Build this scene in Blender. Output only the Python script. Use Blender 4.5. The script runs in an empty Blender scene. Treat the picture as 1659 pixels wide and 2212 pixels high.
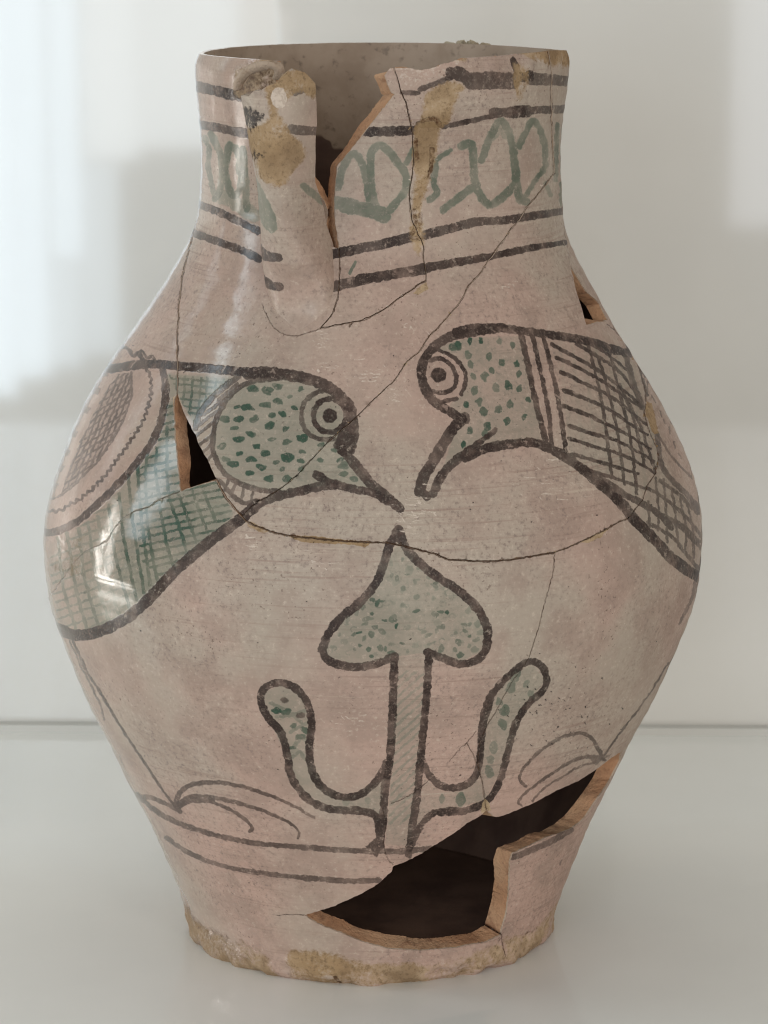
import bpy, math, random
import numpy as np
from mathutils import Vector, Matrix
from mathutils.geometry import delaunay_2d_cdt

random.seed(7)
RNG = np.random.default_rng(11)
R = math.radians
scene = bpy.context.scene
col = scene.collection

# ------------------------------------------------------------------ camera
FOC, PITCH, CAMY = 7300.0, R(11.4), -1.25
CAMZ = 1.25 * math.tan(R(18.37))
cam_d = bpy.data.cameras.new('camera')
cam_d.sensor_fit = 'VERTICAL'
cam_d.sensor_height = 24.0
cam_d.lens = 12.0 / (1106.0 / FOC)
cam_d.clip_start, cam_d.clip_end = 0.05, 50
cam_d.dof.use_dof = True
cam_d.dof.focus_distance = 1.19
cam_d.dof.aperture_fstop = 20.0
cam = bpy.data.objects.new('camera', cam_d)
cam.location = (0, CAMY, CAMZ)
cam.rotation_euler = (math.pi / 2 - PITCH, 0, 0)
col.objects.link(cam)
scene.camera = cam

# ------------------------------------------------------------------ world, lamps, exposure
world = bpy.data.worlds.new('World')
scene.world = world
world.use_nodes = True
wb = world.node_tree.nodes['Background']
wb.inputs[0].default_value = (1.0, 0.965, 0.91, 1)
wb.inputs[1].default_value = 0.26


def area(name, loc, target, sx, sy, power, color, spread=180):
    l = bpy.data.lights.new(name, 'AREA')
    l.shape = 'RECTANGLE'
    l.size, l.size_y = sx, sy
    l.energy = power
    l.color = color
    l.spread = R(spread)
    o = bpy.data.objects.new(name, l)
    o.location = loc
    d = Vector(target) - Vector(loc)
    o.rotation_euler = d.to_track_quat('-Z', 'Y').to_euler()
    col.objects.link(o)
    return o


def window(name, x0, x1, z0, z1, y, radiance, color):
    a = (x1 - x0) * (z1 - z0)
    area(name, ((x0 + x1) / 2, y, (z0 + z1) / 2), ((x0 + x1) / 2, 0, (z0 + z1) / 2), x1 - x0, z1 - z0,
         radiance * math.pi * a, color)


area('case_top_light', (0.02, -0.12, 1.05), (0, -0.02, 0), 0.9, 0.75, 1.5, (1.0, 0.93, 0.84))
area('fill_light', (0.30, -2.1, 0.60), (0, 0, 0.12), 1.7, 0.55, 7.5, (1.0, 0.93, 0.86))  # added soft frontal fill, no particular lamp of the room
area('fill_light', (1.50, -1.5, 0.16), (0, 0, 0.08), 1.3, 0.34, 9.0, (1.0, 0.92, 0.85))  # added low on the right to brighten the jar's lower body
area('ceiling_lamp', (0.29, -1.32, 1.04), (0, -0.1, 0.19), 0.10, 0.10, 0.8, (1.0, 0.95, 0.88))
area('fill_light', (-1.75, -1.45, 0.17), (0, 0, 0.08), 1.6, 0.42, 8.5, (1.0, 0.92, 0.85))  # added low fill from the left, also for the lower body
# daylight from the windows behind the viewer, seen again in the gloss of the back wall
WALL_Y, YAW, WIN_Y = 0.288, -R(1.1), -2.2


def mirrored(px, py):
    """where a window must stand to show at this place of the back wall"""
    d = np.array([(px - 829.5) / FOC, 0, 0]) + np.array([0, math.cos(PITCH), -math.sin(PITCH)]) - (py - 1106) / FOC * np.array([0, math.sin(PITCH), math.cos(PITCH)])
    n = np.array([math.sin(YAW), -math.cos(YAW), 0])
    c = np.array([0, CAMY, CAMZ])
    q = c + d * ((np.array([0, WALL_Y, 0]) - c) @ n) / (d @ n)
    r = d - 2 * (d @ n) * n
    q = q + r * ((WIN_Y - q[1]) / r[1])
    return q[0], q[2]


def pane(name, px0, px1, py, top, radiance, color):
    x0, z0 = mirrored(px0, py)
    x1, _ = mirrored(px1, py)
    window(name, x0, x1, z0, top, WIN_Y, radiance, color)


BLUE = (0.70, 0.86, 1.0)
pane('window_light_main', -900, 40, 850, 0.85, 6.6, BLUE)
pane('window_light_main', 42, 110, 815, 0.85, 6.4, BLUE)
pane('window_light_main', 112, 178, 560, 0.85, 6.2, BLUE)
pane('window_light_curtain', 112, 178, 792, mirrored(145, 566)[1], 4.0, BLUE)
pane('window_light_curtain', 182, 262, 765, mirrored(220, 352)[1], 3.2, BLUE)
pane('window_light_dim', 182, 300, 345, 0.85, 4.4, (0.84, 0.93, 1.0))
pane('window_light_dim', 302, 520, 322, 0.85, 3.6, (0.84, 0.93, 1.0))
pane('window_light_dim', 522, 640, 322, 0.85, 2.0, (0.95, 0.93, 0.92))
pane('window_light_side', 1575, 1960, 490, 0.6, 2.2, (0.86, 0.91, 1.0))
# window to the left of the case, and the lit glass edges of the case's left corner
area('window_light_left', (-1.5, -0.06, 0.90), (0, -0.06, 0.25), 0.24, 1.05, 3.6, (0.74, 0.91, 1.0))
for dx in (0.0, 0.046):
    area('case_edge_light', (-0.70, 0.100 - dx, 0.175), (0, 0.100 - dx, 0.175), 0.010, 0.27, 0.26, (1.0, 0.95, 0.88))
for dz in (0.0, 0.040):
    area('case_edge_light', (-0.70, 0.02, 0.010 + dz), (0, 0.02, 0.010 + dz), 0.20, 0.010, 0.20, (1.0, 0.95, 0.88))

vs = scene.view_settings
vs.view_transform = 'Standard'
vs.look = 'None'
vs.exposure = 0.0
vs.gamma = 1.0
scene.cycles.use_denoising = True
scene.cycles.filter_width = 1.1
scene.cycles.max_bounces = 6
scene.cycles.caustics_reflective = False
scene.cycles.caustics_refractive = False
scene.cycles.adaptive_threshold = 0.02

# ------------------------------------------------------------------ jar profile (height, radius, axis offset), metres
PROF = np.array([(0.0, 0.07131, -0.00532), (0.0113, 0.07226, -0.00498), (0.0226, 0.07571, -0.00465), (0.0338, 0.07991, -0.00466),
 (0.0451, 0.08446, -0.005), (0.0564, 0.08998, -0.00531), (0.0677, 0.09532, -0.00541), (0.079, 0.10027, -0.00551),
 (0.0903, 0.10584, -0.00514), (0.1015, 0.11067, -0.00495), (0.1128, 0.11506, -0.00474), (0.1241, 0.11934, -0.00446),
 (0.1354, 0.12235, -0.00407), (0.1467, 0.12364, -0.004), (0.1579, 0.12378, -0.00407), (0.1692, 0.12217, -0.00395),
 (0.1805, 0.1188, -0.00363), (0.1918, 0.11431, -0.00368), (0.2031, 0.10893, -0.00414), (0.2144, 0.10231, -0.00407),
 (0.2256, 0.09474, -0.00386), (0.2369, 0.08741, -0.00345), (0.2482, 0.08037, -0.00254), (0.2595, 0.0738, -0.00216),
 (0.2708, 0.0687, -0.00177), (0.282, 0.06677, -0.00149), (0.2933, 0.06614, -0.00145), (0.3046, 0.06641, -0.00141),
 (0.3159, 0.06756, -0.00099), (0.3272, 0.06878, -0.00083), (0.3347, 0.06925, -0.0003)])
ZR = PROF[-1, 0]


def spline(xk, yk):
    n = len(xk)
    h = np.diff(xk)
    A = np.eye(n)
    b = np.zeros(n)
    for i in range(1, n - 1):
        A[i, i - 1], A[i, i], A[i, i + 1] = h[i - 1], 2 * (h[i - 1] + h[i]), h[i]
        b[i] = 3 * ((yk[i + 1] - yk[i]) / h[i] - (yk[i] - yk[i - 1]) / h[i - 1])
    c = np.linalg.solve(A, b)
    d = np.diff(c) / (3 * h)
    bb = np.diff(yk) / h - h * (2 * c[:-1] + c[1:]) / 3

    def f(x):
        x = np.clip(x, xk[0], xk[-1])
        i = np.clip(np.searchsorted(xk, x) - 1, 0, n - 2)
        t = x - xk[i]
        return yk[i] + bb[i] * t + c[i] * t * t + d[i] * t ** 3
    return f


_rf = spline(PROF[:, 0], PROF[:, 1])
_zt = np.linspace(0, ZR, 2000)
_rt = _rf(_zt)
_k = np.hanning(61)
_k /= _k.sum()
_rt = np.convolve(np.pad(_rt, 30, mode='reflect', reflect_type='odd'), _k, 'valid')
_ct = np.interp(_zt, PROF[:, 0], PROF[:, 2])
_ct = np.convolve(np.pad(_ct, 100, mode='edge'), np.hanning(201) / np.hanning(201).sum(), 'valid')


def rad(z):
    return np.interp(z, _zt, _rt)


def axis_x(z):
    return np.interp(z, _zt, _ct)


def surf(th, z, off=0.0):
    r = rad(z) + off
    return np.stack([axis_x(z) + r * np.sin(th), -r * np.cos(th), z + 0 * th], -1)


_rim_t = np.radians([-180, -95, -80, -60, -40, -20, 0, 15, 25, 45, 65, 80, 95, 120, 180])
_rim_h = np.array([0, .2, .6, 1.2, 1.3, .5, .5, 1.0, 2.4, 3.0, 3.0, 2.0, .6, 0, 0]) * .001


def rim_rise(th, z):
    """the lip is not level: it stands higher along the front right"""
    k = np.clip((z - (ZR - .008)) / .008, 0, 1)
    return np.interp(th, _rim_t, _rim_h) * k * k * (3 - 2 * k)


CAMP = np.array([0, CAMY, CAMZ])
FW = np.array([0, math.cos(PITCH), -math.sin(PITCH)])
UP = np.array([0, math.sin(PITCH), math.cos(PITCH)])


def project(p):
    d = p - CAMP
    dep = d @ FW
    return 829.5 + FOC * d[..., 0] / dep, 1106 - FOC * (d @ UP) / dep


def unproject(px, off=0.0):
    """photo points -> (angle, height) on the jar's wall, along the sight line"""
    px = np.atleast_2d(np.asarray(px, float))
    d = FW[None] + (px[:, :1] - 829.5) / FOC * np.array([[1., 0, 0]]) - (px[:, 1:2] - 1106) / FOC * UP[None]
    t = np.linspace(1.05, 1.45, 900)
    p = CAMP + d[:, None, :] * t[None, :, None]
    f = np.hypot(p[..., 0] - axis_x(p[..., 2]), p[..., 1]) - rad(p[..., 2]) - off
    f = np.where((p[..., 2] > ZR + (.006 if off else 0)) | (p[..., 2] < -.004), 1, f)
    hit = f < 0
    i = np.where(hit.any(1), hit.argmax(1), f.argmin(1))
    a, b = t[np.maximum(i - 1, 0)], t[i]
    for _ in range(30):
        m = (a + b) / 2
        q = CAMP + d * m[:, None]
        g = np.hypot(q[:, 0] - axis_x(q[:, 2]), q[:, 1]) - rad(q[:, 2]) - off
        a = np.where(g > 0, m, a)
        b = np.where(g > 0, b, m)
    q = CAMP + d * b[:, None]
    return np.stack([np.arctan2(q[:, 0] - axis_x(q[:, 2]), -q[:, 1]), q[:, 2]], -1)


# value noise (for hand-made unevenness)
_lat = RNG.random((64, 64, 64)).astype(np.float32)


def vnoise(p):
    p = np.asarray(p, np.float64)
    i = np.floor(p).astype(int)
    f = p - i
    f = f * f * (3 - 2 * f)
    out = 0
    for dx in (0, 1):
        for dy in (0, 1):
            for dz in (0, 1):
                w = (f[..., 0] if dx else 1 - f[..., 0]) * (f[..., 1] if dy else 1 - f[..., 1]) * (f[..., 2] if dz else 1 - f[..., 2])
                out = out + w * _lat[(i[..., 0] + dx) % 64, (i[..., 1] + dy) % 64, (i[..., 2] + dz) % 64]
    return out * 2 - 1


# ------------------------------------------------------------------ the painted decoration, traced as strokes
ORG = {'1': (363., 69.), '2': (777.6, 69.), '3': (69., 708.5), '4': (535.7, 708.5), '5': (985., 639.4),
       '6': (103.7, 1347.8), '7': (518.4, 1347.8), '8': (950.4, 1434.2)}


def P(tag, pts):
    a = np.asarray(pts, float)
    if tag == 'd':
        return a
    if tag == 'f':
        return a * .5729 + np.array([345.6, 1900.8])
    return a / 3 + np.array(ORG[tag])


SS = 1.5
RW, RH = int(1659 * SS), int(2212 * SS)
CH = ('dark', 'green', 'tan', 'crack', 'black', 'white')
LAY = {'body': {c: np.zeros((RH, RW), np.float32) for c in CH}, 'spout': {c: np.zeros((RH, RW), np.float32) for c in CH}}


def smooth_line(p, step=3.0):
    if len(p) == 2:
        n = max(2, int(np.hypot(*(p[1] - p[0])) / step))
        t = np.linspace(0, 1, n)[:, None]
        return p[0] * (1 - t) + p[1] * t
    q = np.vstack([2 * p[0] - p[1], p, 2 * p[-1] - p[-2]])
    out = []
    for i in range(1, len(q) - 2):
        n = max(2, int(np.hypot(*(q[i + 1] - q[i])) / step))
        t = np.linspace(0, 1, n, endpoint=False)[:, None]
        a, b, c, d = q[i - 1], q[i], q[i + 1], q[i + 2]
        out.append(.5 * (2 * b + (c - a) * t + (2 * a - 5 * b + 4 * c - d) * t ** 2 + (3 * b - a - 3 * c + d) * t ** 3))
    out.append(p[-1:])
    return np.vstack(out)


def draw(A, line, w0, w1, alpha, soft=1.2):
    n = len(line)
    w = np.linspace(w0, w1, n)
    wob = vnoise(np.stack([np.arange(n) * .35, np.full(n, random.random() * 60), np.full(n, random.random() * 60)], -1))
    w = w * (1 + .13 * wob)
    al = alpha * np.clip(.90 + .22 * vnoise(np.stack([np.arange(n) * .16, np.full(n, random.random() * 60), np.full(n, 3.3)], -1)), .55, 1)
    for i in range(n - 1):
        a, b = line[i], line[i + 1]
        m = max(w[i], w[i + 1]) / 2 + soft + 1
        x0, x1 = int(max(0, min(a[0], b[0]) - m)), int(min(RW, max(a[0], b[0]) + m + 2))
        y0, y1 = int(max(0, min(a[1], b[1]) - m)), int(min(RH, max(a[1], b[1]) + m + 2))
        if x1 <= x0 or y1 <= y0:
            continue
        yy, xx = np.mgrid[y0:y1, x0:x1]
        ab = b - a
        L2 = max(ab @ ab, 1e-6)
        t = np.clip(((xx - a[0]) * ab[0] + (yy - a[1]) * ab[1]) / L2, 0, 1)
        d = np.hypot(xx - a[0] - t * ab[0], yy - a[1] - t * ab[1])
        c = np.clip((w[i] * (1 - t) + w[i + 1] * t - 2 * d) / (2 * soft) + .5, 0, 1) * al[i]
        np.maximum(A[y0:y1, x0:x1], c, out=A[y0:y1, x0:x1])


def S(tag, pts, w, ch='dark', a=1.0, w1=None, layer='body', zig=None, soft=1.2):
    """one brush stroke; w is the width in tracing units (a third of a pixel of the tracing grid)"""
    k = 1.0 if tag == 'd' else (0.5729 if tag == 'f' else 1 / 3)
    line = smooth_line(P(tag, pts) * SS)
    if zig:
        amp, wl = zig
        seg = np.hypot(*np.diff(line, axis=0).T)
        s = np.concatenate([[0], np.cumsum(seg)])
        tn = np.gradient(line, axis=0)
        tn /= np.maximum(np.hypot(tn[:, 0], tn[:, 1])[:, None], 1e-6)
        ph = s / (wl * k * SS)
        tri = 2 * np.abs(2 * (ph - np.floor(ph + .5))) - 1
        line = line + np.stack([-tn[:, 1], tn[:, 0]], -1) * (tri * amp * k * SS)[:, None]
    draw(LAY[layer][ch], line, w * k * SS, (w if w1 is None else w1) * k * SS, a, soft)


def poly_mask(pts, blur=2):
    p = pts * SS
    x0, y0 = np.maximum(np.floor(p.min(0)).astype(int) - 6 - 3 * blur, 0)
    x1, y1 = np.minimum(np.ceil(p.max(0)).astype(int) + 6 + 3 * blur, (RW, RH))
    yy, xx = np.mgrid[y0:y1, x0:x1]
    ins = np.zeros(xx.shape, bool)
    for i in range(len(p)):
        a, b = p[i], p[i - 1]
        if a[1] == b[1]:
            continue
        ins ^= ((a[1] > yy) != (b[1] > yy)) & (xx < (b[0] - a[0]) * (yy - a[1]) / (b[1] - a[1]) + a[0])
    m = ins.astype(np.float32)
    if blur >= 5:
        for _ in range(3):
            for ax in (0, 1):
                k = np.cumsum(np.pad(m, [(blur + 1, blur) if a_ == ax else (0, 0) for a_ in (0, 1)], mode='edge'), axis=ax)
                m = (np.take(k, range(2 * blur + 1, k.shape[ax]), ax) - np.take(k, range(0, k.shape[ax] - 2 * blur - 1), ax)) / (2 * blur + 1)
        m = m.astype(np.float32)
        blur = 0
    for _ in range(blur):
        q = np.pad(m, 1, mode='edge')
        m = (q[1:-1, 1:-1] * 2 + q[:-2, 1:-1] + q[2:, 1:-1] + q[1:-1, :-2] + q[1:-1, 2:]) / 6
    return (slice(y0, y1), slice(x0, x1)), m


def FILL(tag, pts, ch, a=1.0, layer='body', curve=False, blur=2, grad=None):
    p = P(tag, pts)
    if curve:
        p = smooth_line(np.vstack([p, p[:1]]))
    sl, m = poly_mask(p, blur)
    A = LAY[layer][ch]
    if grad:
        g = np.clip((np.arange(sl[1].start, sl[1].stop) / SS - grad[0]) / (grad[1] - grad[0]), 0, 1)
        m = m * (grad[2] + (1 - grad[2]) * g)[None].astype(np.float32)
    A[sl] = np.maximum(A[sl], m * a)


def CLEAR(tag, pts, ch, layer='body', amount=1.0):
    sl, m = poly_mask(P(tag, pts))
    LAY[layer][ch][sl] *= 1 - m * amount


def HATCH(tag, pts, ang, gap, w, ch='dark', a=1.0, bend=0.0, clear=None):
    """parallel brush lines clipped to an outline"""
    pp = P(tag, pts)
    sl, m = poly_mask(pp)
    tmp = np.zeros((RH, RW), np.float32)
    c = pp.mean(0)
    d = np.array([math.cos(R(ang)), math.sin(R(ang))])
    nrm = np.array([-d[1], d[0]])
    ext = np.abs((pp - c) @ nrm).max()
    Ln = np.abs((pp - c) @ d).max()
    o = -ext
    while o < ext:
        t = np.linspace(-Ln, Ln, 9)[:, None]
        line = c + nrm * (o + random.uniform(-.12, .12) * gap / 3) + d * t + nrm * bend * (t / Ln) ** 2
        line = line + RNG.normal(0, .5, line.shape)
        draw(tmp, smooth_line(line * SS), w / 3 * SS, w / 3 * SS, a)
        o += gap / 3
    A = LAY['body'][ch]
    A[sl] = np.maximum(A[sl], tmp[sl] * m)


def DOTS(tag, pts, rx, ry, ch='green', a=1.0, layer='body'):
    for (x, y) in pts:
        n = 9
        k = random.uniform(.75, 1.2)
        rot = random.uniform(-.4, .4)
        t = np.linspace(0, 2 * math.pi, n, endpoint=False)
        rr = 1 + RNG.normal(0, .12, n)
        ex, ey = rx * k * rr * np.cos(t), ry * k * rr * np.sin(t)
        q = np.stack([x + ex * math.cos(rot) - ey * math.sin(rot), y + ex * math.sin(rot) + ey * math.cos(rot)], -1)
        FILL(tag, q, ch, min(1.0, a * random.uniform(.85, 1.1)), layer, curve=True, blur=3)


# --- bands round the neck
S('1', [(165, 350), (300, 380), (410, 405), (600, 430)], 68)
S('2', [(275, 392), (375, 395)], 34); S('2', [(390, 372), (480, 340), (600, 305)], 34); S('2', [(590, 285), (640, 290), (710, 325)], 66)
S('2', [(720, 330), (860, 326), (1000, 330)], 86, a=.85); S('2', [(1015, 240), (1040, 300), (1110, 300)], 50); S('2', [(1110, 312), (1360, 320)], 60, a=.8)
S('1', [(190, 600), (340, 625), (490, 655), (600, 670)], 58)
S('1', [(1285, 648), (1400, 645), (1590, 638)], 62); S('2', [(380, 600), (540, 600)], 40); S('2', [(540, 612), (700, 580), (860, 545)], 34)
S('2', [(870, 522), (960, 520)], 62, a=.85); S('2', [(985, 520), (1080, 512)], 84); S('2', [(1080, 510), (1330, 498)], 52, a=.85)
S('1', [(190, 1115), (380, 1190), (580, 1290)], 50); S('1', [(1010, 1445), (1090, 1435), (1250, 1402), (1400, 1372), (1570, 1332)], 66)
S('2', [(430, 1312), (600, 1270), (750, 1232), (930, 1220), (1050, 1200), (1310, 1163)], 64, a=.95, w1=46)
S('1', [(150, 1300), (330, 1360), (490, 1420), (590, 1470)], 50)
S('1', [(1050, 1655), (1200, 1620), (1400, 1580), (1659, 1540)], 66); S('2', [(0, 1602), (220, 1570), (420, 1530), (640, 1490), (860, 1450), (1100, 1400), (1325, 1365)], 66, w1=38)
# --- band strokes on the spout
S('1', [(800, 628), (880, 640), (975, 640)], 60, layer='spout', a=.75); S('1', [(820, 395), (900, 375), (975, 395)], 40, layer='spout', a=.7)
S('1', [(545, 1340), (590, 1410), (640, 1452), (712, 1462)], 62, layer='spout'); S('1', [(560, 1530), (600, 1590), (650, 1632), (722, 1655)], 58, layer='spout')
# --- green letters round the neck
G = dict(ch='green', a=.80, soft=4.0)
S('1', [(230, 680), (258, 760), (255, 880), (280, 1010), (300, 1080)], 36, **G)
S('1', [(270, 660), (325, 760), (350, 860), (345, 960), (330, 1040), (300, 1080)], 50, **G)
S('1', [(395, 730), (450, 780), (462, 900), (470, 1000), (430, 1060), (390, 1010), (370, 900), (380, 800), (395, 730)], 50, **G)
S('1', [(480, 760), (490, 880), (500, 1000), (510, 1150)], 50, **G); S('1', [(350, 1070), (450, 1120), (560, 1190)], 95, ch='green', a=.5, soft=5)
S('1', [(1100, 1010), (1130, 880), (1200, 790), (1260, 860), (1290, 980), (1300, 1080)], 52, **G)
S('1', [(1080, 1105), (1200, 1135), (1330, 1160), (1400, 1190)], 96, **G)
S('1', [(1310, 870), (1320, 780), (1370, 735), (1430, 770), (1490, 850), (1540, 920), (1540, 1020), (1480, 1100), (1400, 1180), (1340, 1110), (1320, 1000), (1310, 870)], 54, **G)
S('1', [(1545, 850), (1590, 760)], 40, **G)
S('2', [(460, 870), (520, 810), (590, 765)], 32, **G); S('2', [(490, 860), (480, 980), (500, 1040), (450, 1090)], 46, **G)
S('2', [(660, 740), (720, 722), (735, 800), (740, 920), (760, 1010), (800, 1090), (850, 1120), (920, 1070), (1000, 990)], 54, **G)
S('2', [(545, 1150), (620, 1090), (700, 1030), (750, 990)], 54, **G)
S('2', [(790, 830), (830, 720), (880, 620), (910, 575), (950, 610), (980, 700), (1000, 850), (1010, 980), (1030, 1080), (1070, 1100)], 52, **G)
S('2', [(860, 670), (910, 620), (950, 660)], 70, ch='green', a=.5, soft=3)
S('2', [(1030, 740), (1080, 640), (1120, 575), (1160, 620), (1190, 720), (1200, 850), (1180, 900)], 44, **G); S('2', [(1180, 900), (1120, 980), (1060, 1070)], 34, **G)
S('2', [(1275, 600), (1268, 800), (1262, 960)], 30, **G); S('2', [(1200, 980), (1230, 1060)], 30, **G); S('2', [(1290, 980), (1296, 1130)], 22, **G)
S('1', [(1215, 1492), (1180, 1560)], 24, ch='green', a=.85)
FILL('1', [(535, 880), (620, 1030), (700, 1200), (708, 1285), (670, 1310), (615, 1260), (565, 1130)], 'green', .75, 'spout')
S('1', [(880, 1000), (940, 1050), (1005, 1100)], 52, layer='spout', **G)

# --- left bird
S('3', [(440, 275), (600, 252), (720, 235), (850, 237), (950, 247), (1200, 268), (1400, 288), (1659, 300)], 58)
S('4', [(0, 296), (100, 288), (300, 312), (450, 352), (560, 412), (640, 490), (672, 570), (668, 640), (655, 730), (640, 800)], 74)
S('4', [(700, 600), (704, 700), (680, 800)], 30); FILL('4', [(600, 640), (700, 620), (700, 740), (680, 820), (600, 790), (560, 750)], 'dark', .95)
S('4', [(590, 760), (700, 890), (790, 1000), (880, 1080), (985, 1168)], 70, w1=62)
S('4', [(445, 950), (530, 1000), (680, 1042), (820, 1072), (900, 1120)], 54); S('4', [(560, 1018), (450, 1030), (330, 1058), (200, 1090), (100, 1125), (20, 1180), (-20, 1215)], 58)
S('3', [(1440, 1158), (1360, 1230), (1250, 1312), (1130, 1402), (1000, 1512), (900, 1602), (780, 1735), (640, 1862), (520, 1932), (400, 1978), (280, 1988), (170, 1945)], 74)
t = np.linspace(0, 2 * math.pi, 20)
S('4', [(528 + 106 * math.cos(k), 568 + 108 * math.sin(k)) for k in t], 36); FILL('4', [(528 + 48 * math.cos(k), 568 + 48 * math.sin(k)) for k in t], 'dark')
S('4', [(530, 398), (440, 420), (370, 475), (345, 540), (350, 620), (390, 685), (460, 718), (560, 722)], 32, a=.9)
S('3', [(1659, 320), (1500, 335), (1380, 365), (1280, 440), (1205, 560), (1172, 700), (1182, 830), (1240, 935), (1350, 1012), (1480, 1052), (1600, 1062)], 36, a=.85)
S('3', [(1340, 310), (1200, 420), (1095, 540), (1055, 650)], 40, a=.8)
for q in ([(1210, 465), (1330, 360)], [(1115, 560), (1270, 445)], [(1068, 640), (1195, 540)], [(1062, 700), (1172, 610)], [(1080, 762), (1165, 690)], [(1105, 810), (1165, 745)], [(1130, 870), (1175, 810)],
          [(1270, 985), (1245, 1050)], [(1315, 1005), (1280, 1090)], [(1370, 1030), (1352, 1115)], [(1430, 1055), (1418, 1120)]):
    S('3', q, 22, a=.75)
S('3', [(1195, 985), (1230, 1010), (1300, 1090), (1370, 1135), (1450, 1125)], 30, a=.8)
LHEAD = np.vstack([P('3', [(1659, 325), (1400, 350), (1280, 440), (1205, 560), (1172, 700), (1182, 830), (1240, 935), (1350, 1012), (1480, 1052), (1600, 1062)]),
                   P('4', [(250, 1070), (560, 1010), (800, 1060), (900, 1100), (800, 1000), (600, 760), (620, 560), (560, 440), (400, 350), (200, 310)])])
FILL('d', LHEAD, 'green', .38, blur=4)
DOTS('3', [(1430, 395), (1520, 405), (1590, 378), (1330, 512), (1390, 508), (1510, 500), (1590, 475), (1250, 592), (1340, 592), (1440, 590), (1550, 565), (1310, 650), (1540, 635), (1410, 687), (1340, 722), (1230, 768), (1450, 767), (1340, 812), (1510, 815), (1250, 852), (1410, 850), (1300, 882), (1480, 905), (1410, 942), (1530, 975)], 32, 20)
DOTS('4', [(120, 415), (30, 395), (190, 380), (340, 395), (265, 447), (190, 475), (110, 502), (20, 522), (300, 520), (220, 557), (150, 567), (40, 592), (140, 637), (240, 652), (20, 690), (350, 717), (150, 722), (250, 740), (50, 767), (470, 760), (110, 812), (350, 802), (560, 795), (255, 842), (470, 857), (340, 862), (600, 855), (180, 872), (90, 907), (620, 890), (340, 915), (220, 917), (625, 945), (690, 980), (130, 975), (250, 977), (20, 850)], 32, 20)
DOTS('4', [(255, 842), (620, 890), (350, 717)], 44, 30)
# body of the left bird: green wash with stripes
FILL('3', [(870, 290), (1330, 325), (1200, 420), (1095, 540), (1055, 650), (940, 430), (900, 470), (880, 480)], 'green', .5, blur=5)
FILL('3', [(870, 480), (915, 450), (960, 1060), (1195, 985), (1310, 1210), (1000, 1500), (750, 1730), (500, 1925), (300, 1960), (180, 1930), (100, 1690), (110, 1390), (290, 1300), (450, 1160), (650, 940), (800, 770), (860, 620)], 'green', .56, blur=5, grad=(150, 310, .5))
FILL('3', [(250, 1300), (420, 1240), (470, 1500), (300, 1640), (130, 1560), (130, 1390)], 'tan', .22, blur=10)
for q in ([(740, 820), (730, 1000), (740, 1200), (765, 1400), (815, 1640)], [(800, 780), (800, 960), (830, 1180), (872, 1400), (925, 1560)], [(680, 900), (690, 1100), (720, 1340), (765, 1660)],
          [(620, 960), (640, 1180), (690, 1500), (730, 1720)], [(870, 640), (870, 900), (885, 1080), (940, 1250), (1005, 1460)], [(560, 1080), (600, 1400), (680, 1760)], [(490, 1150), (540, 1480), (640, 1830)],
          [(420, 1220), (480, 1560), (570, 1870)], [(360, 1260), (410, 1580), (500, 1905)], [(300, 1300), (340, 1600), (430, 1930)], [(230, 1330), (280, 1650), (360, 1950)], [(170, 1360), (210, 1680), (290, 1950)],
          [(950, 1080), (1005, 1220), (1065, 1390)], [(1040, 1060), (1085, 1190), (1140, 1330)], [(1110, 1060), (1190, 1250)]):
    S('3', q, 24, ch='green', a=1.0 if q[0][0] > 420 else .72, soft=2)
HATCH('3', [(870, 480), (915, 450), (960, 1060), (1195, 985), (1310, 1210), (1000, 1500), (830, 1640), (700, 1500), (660, 1150), (680, 930), (800, 770)], -12, 50, 19, 'green', 1.0)
HATCH('3', [(520, 1090), (700, 1050), (720, 1700), (500, 1925), (300, 1960), (180, 1930), (110, 1500), (290, 1300)], -20, 58, 16, 'green', .7)
HATCH('3', [(880, 300), (1290, 330), (1180, 440), (1060, 630), (960, 480)], 5, 46, 18, 'green', .9)
HATCH('3', [(880, 300), (1290, 330), (1180, 440), (1060, 630), (960, 480)], 95, 50, 18, 'green', .9)
# wing of the left bird
S('3', [(845, 255), (862, 400), (842, 560), (785, 720), (685, 860), (565, 1000), (425, 1140), (285, 1260), (150, 1322), (60, 1325)], 48, a=.9)
S('3', [(740, 250), (770, 370), (742, 530), (682, 660), (592, 790), (512, 900), (422, 1010), (322, 1100), (232, 1152), (172, 1185), (90, 1185)], 18, zig=(9, 44), a=.85)
S('3', [(640, 285), (642, 420), (602, 560), (532, 700), (432, 850), (322, 970), (200, 1078), (120, 1110)], 14, a=.7)
WX = [(560, 300), (640, 290), (640, 430), (598, 570), (520, 720), (420, 860), (310, 975), (190, 1080), (225, 960), (300, 760), (400, 560), (480, 400)]
FILL('3', WX, 'dark', .22)
HATCH('3', WX, 112, 27, 13, a=.8); HATCH('3', WX, 146, 34, 12, a=.78); HATCH('3', WX, 84, 60, 9, a=.4)
for (x, y) in [(470, 290), (415, 405), (348, 530), (270, 680), (218, 800), (180, 905), (142, 1020)]:
    FILL('3', [(x - 24, y + 20), (x - 2, y - 22), (x + 34, y - 10), (x + 12, y + 30)], 'dark', .55)
S('3', [(450, 340), (360, 500), (270, 690), (180, 930), (140, 1100)], 8, a=.35)
S('3', [(545, 160), (590, 128), (630, 145), (655, 182), (690, 160), (715, 150), (745, 195), (775, 185), (805, 225)], 22, a=.9)
S('3', [(700, 180), (730, 220), (790, 230)], 30, a=.9)

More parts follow.
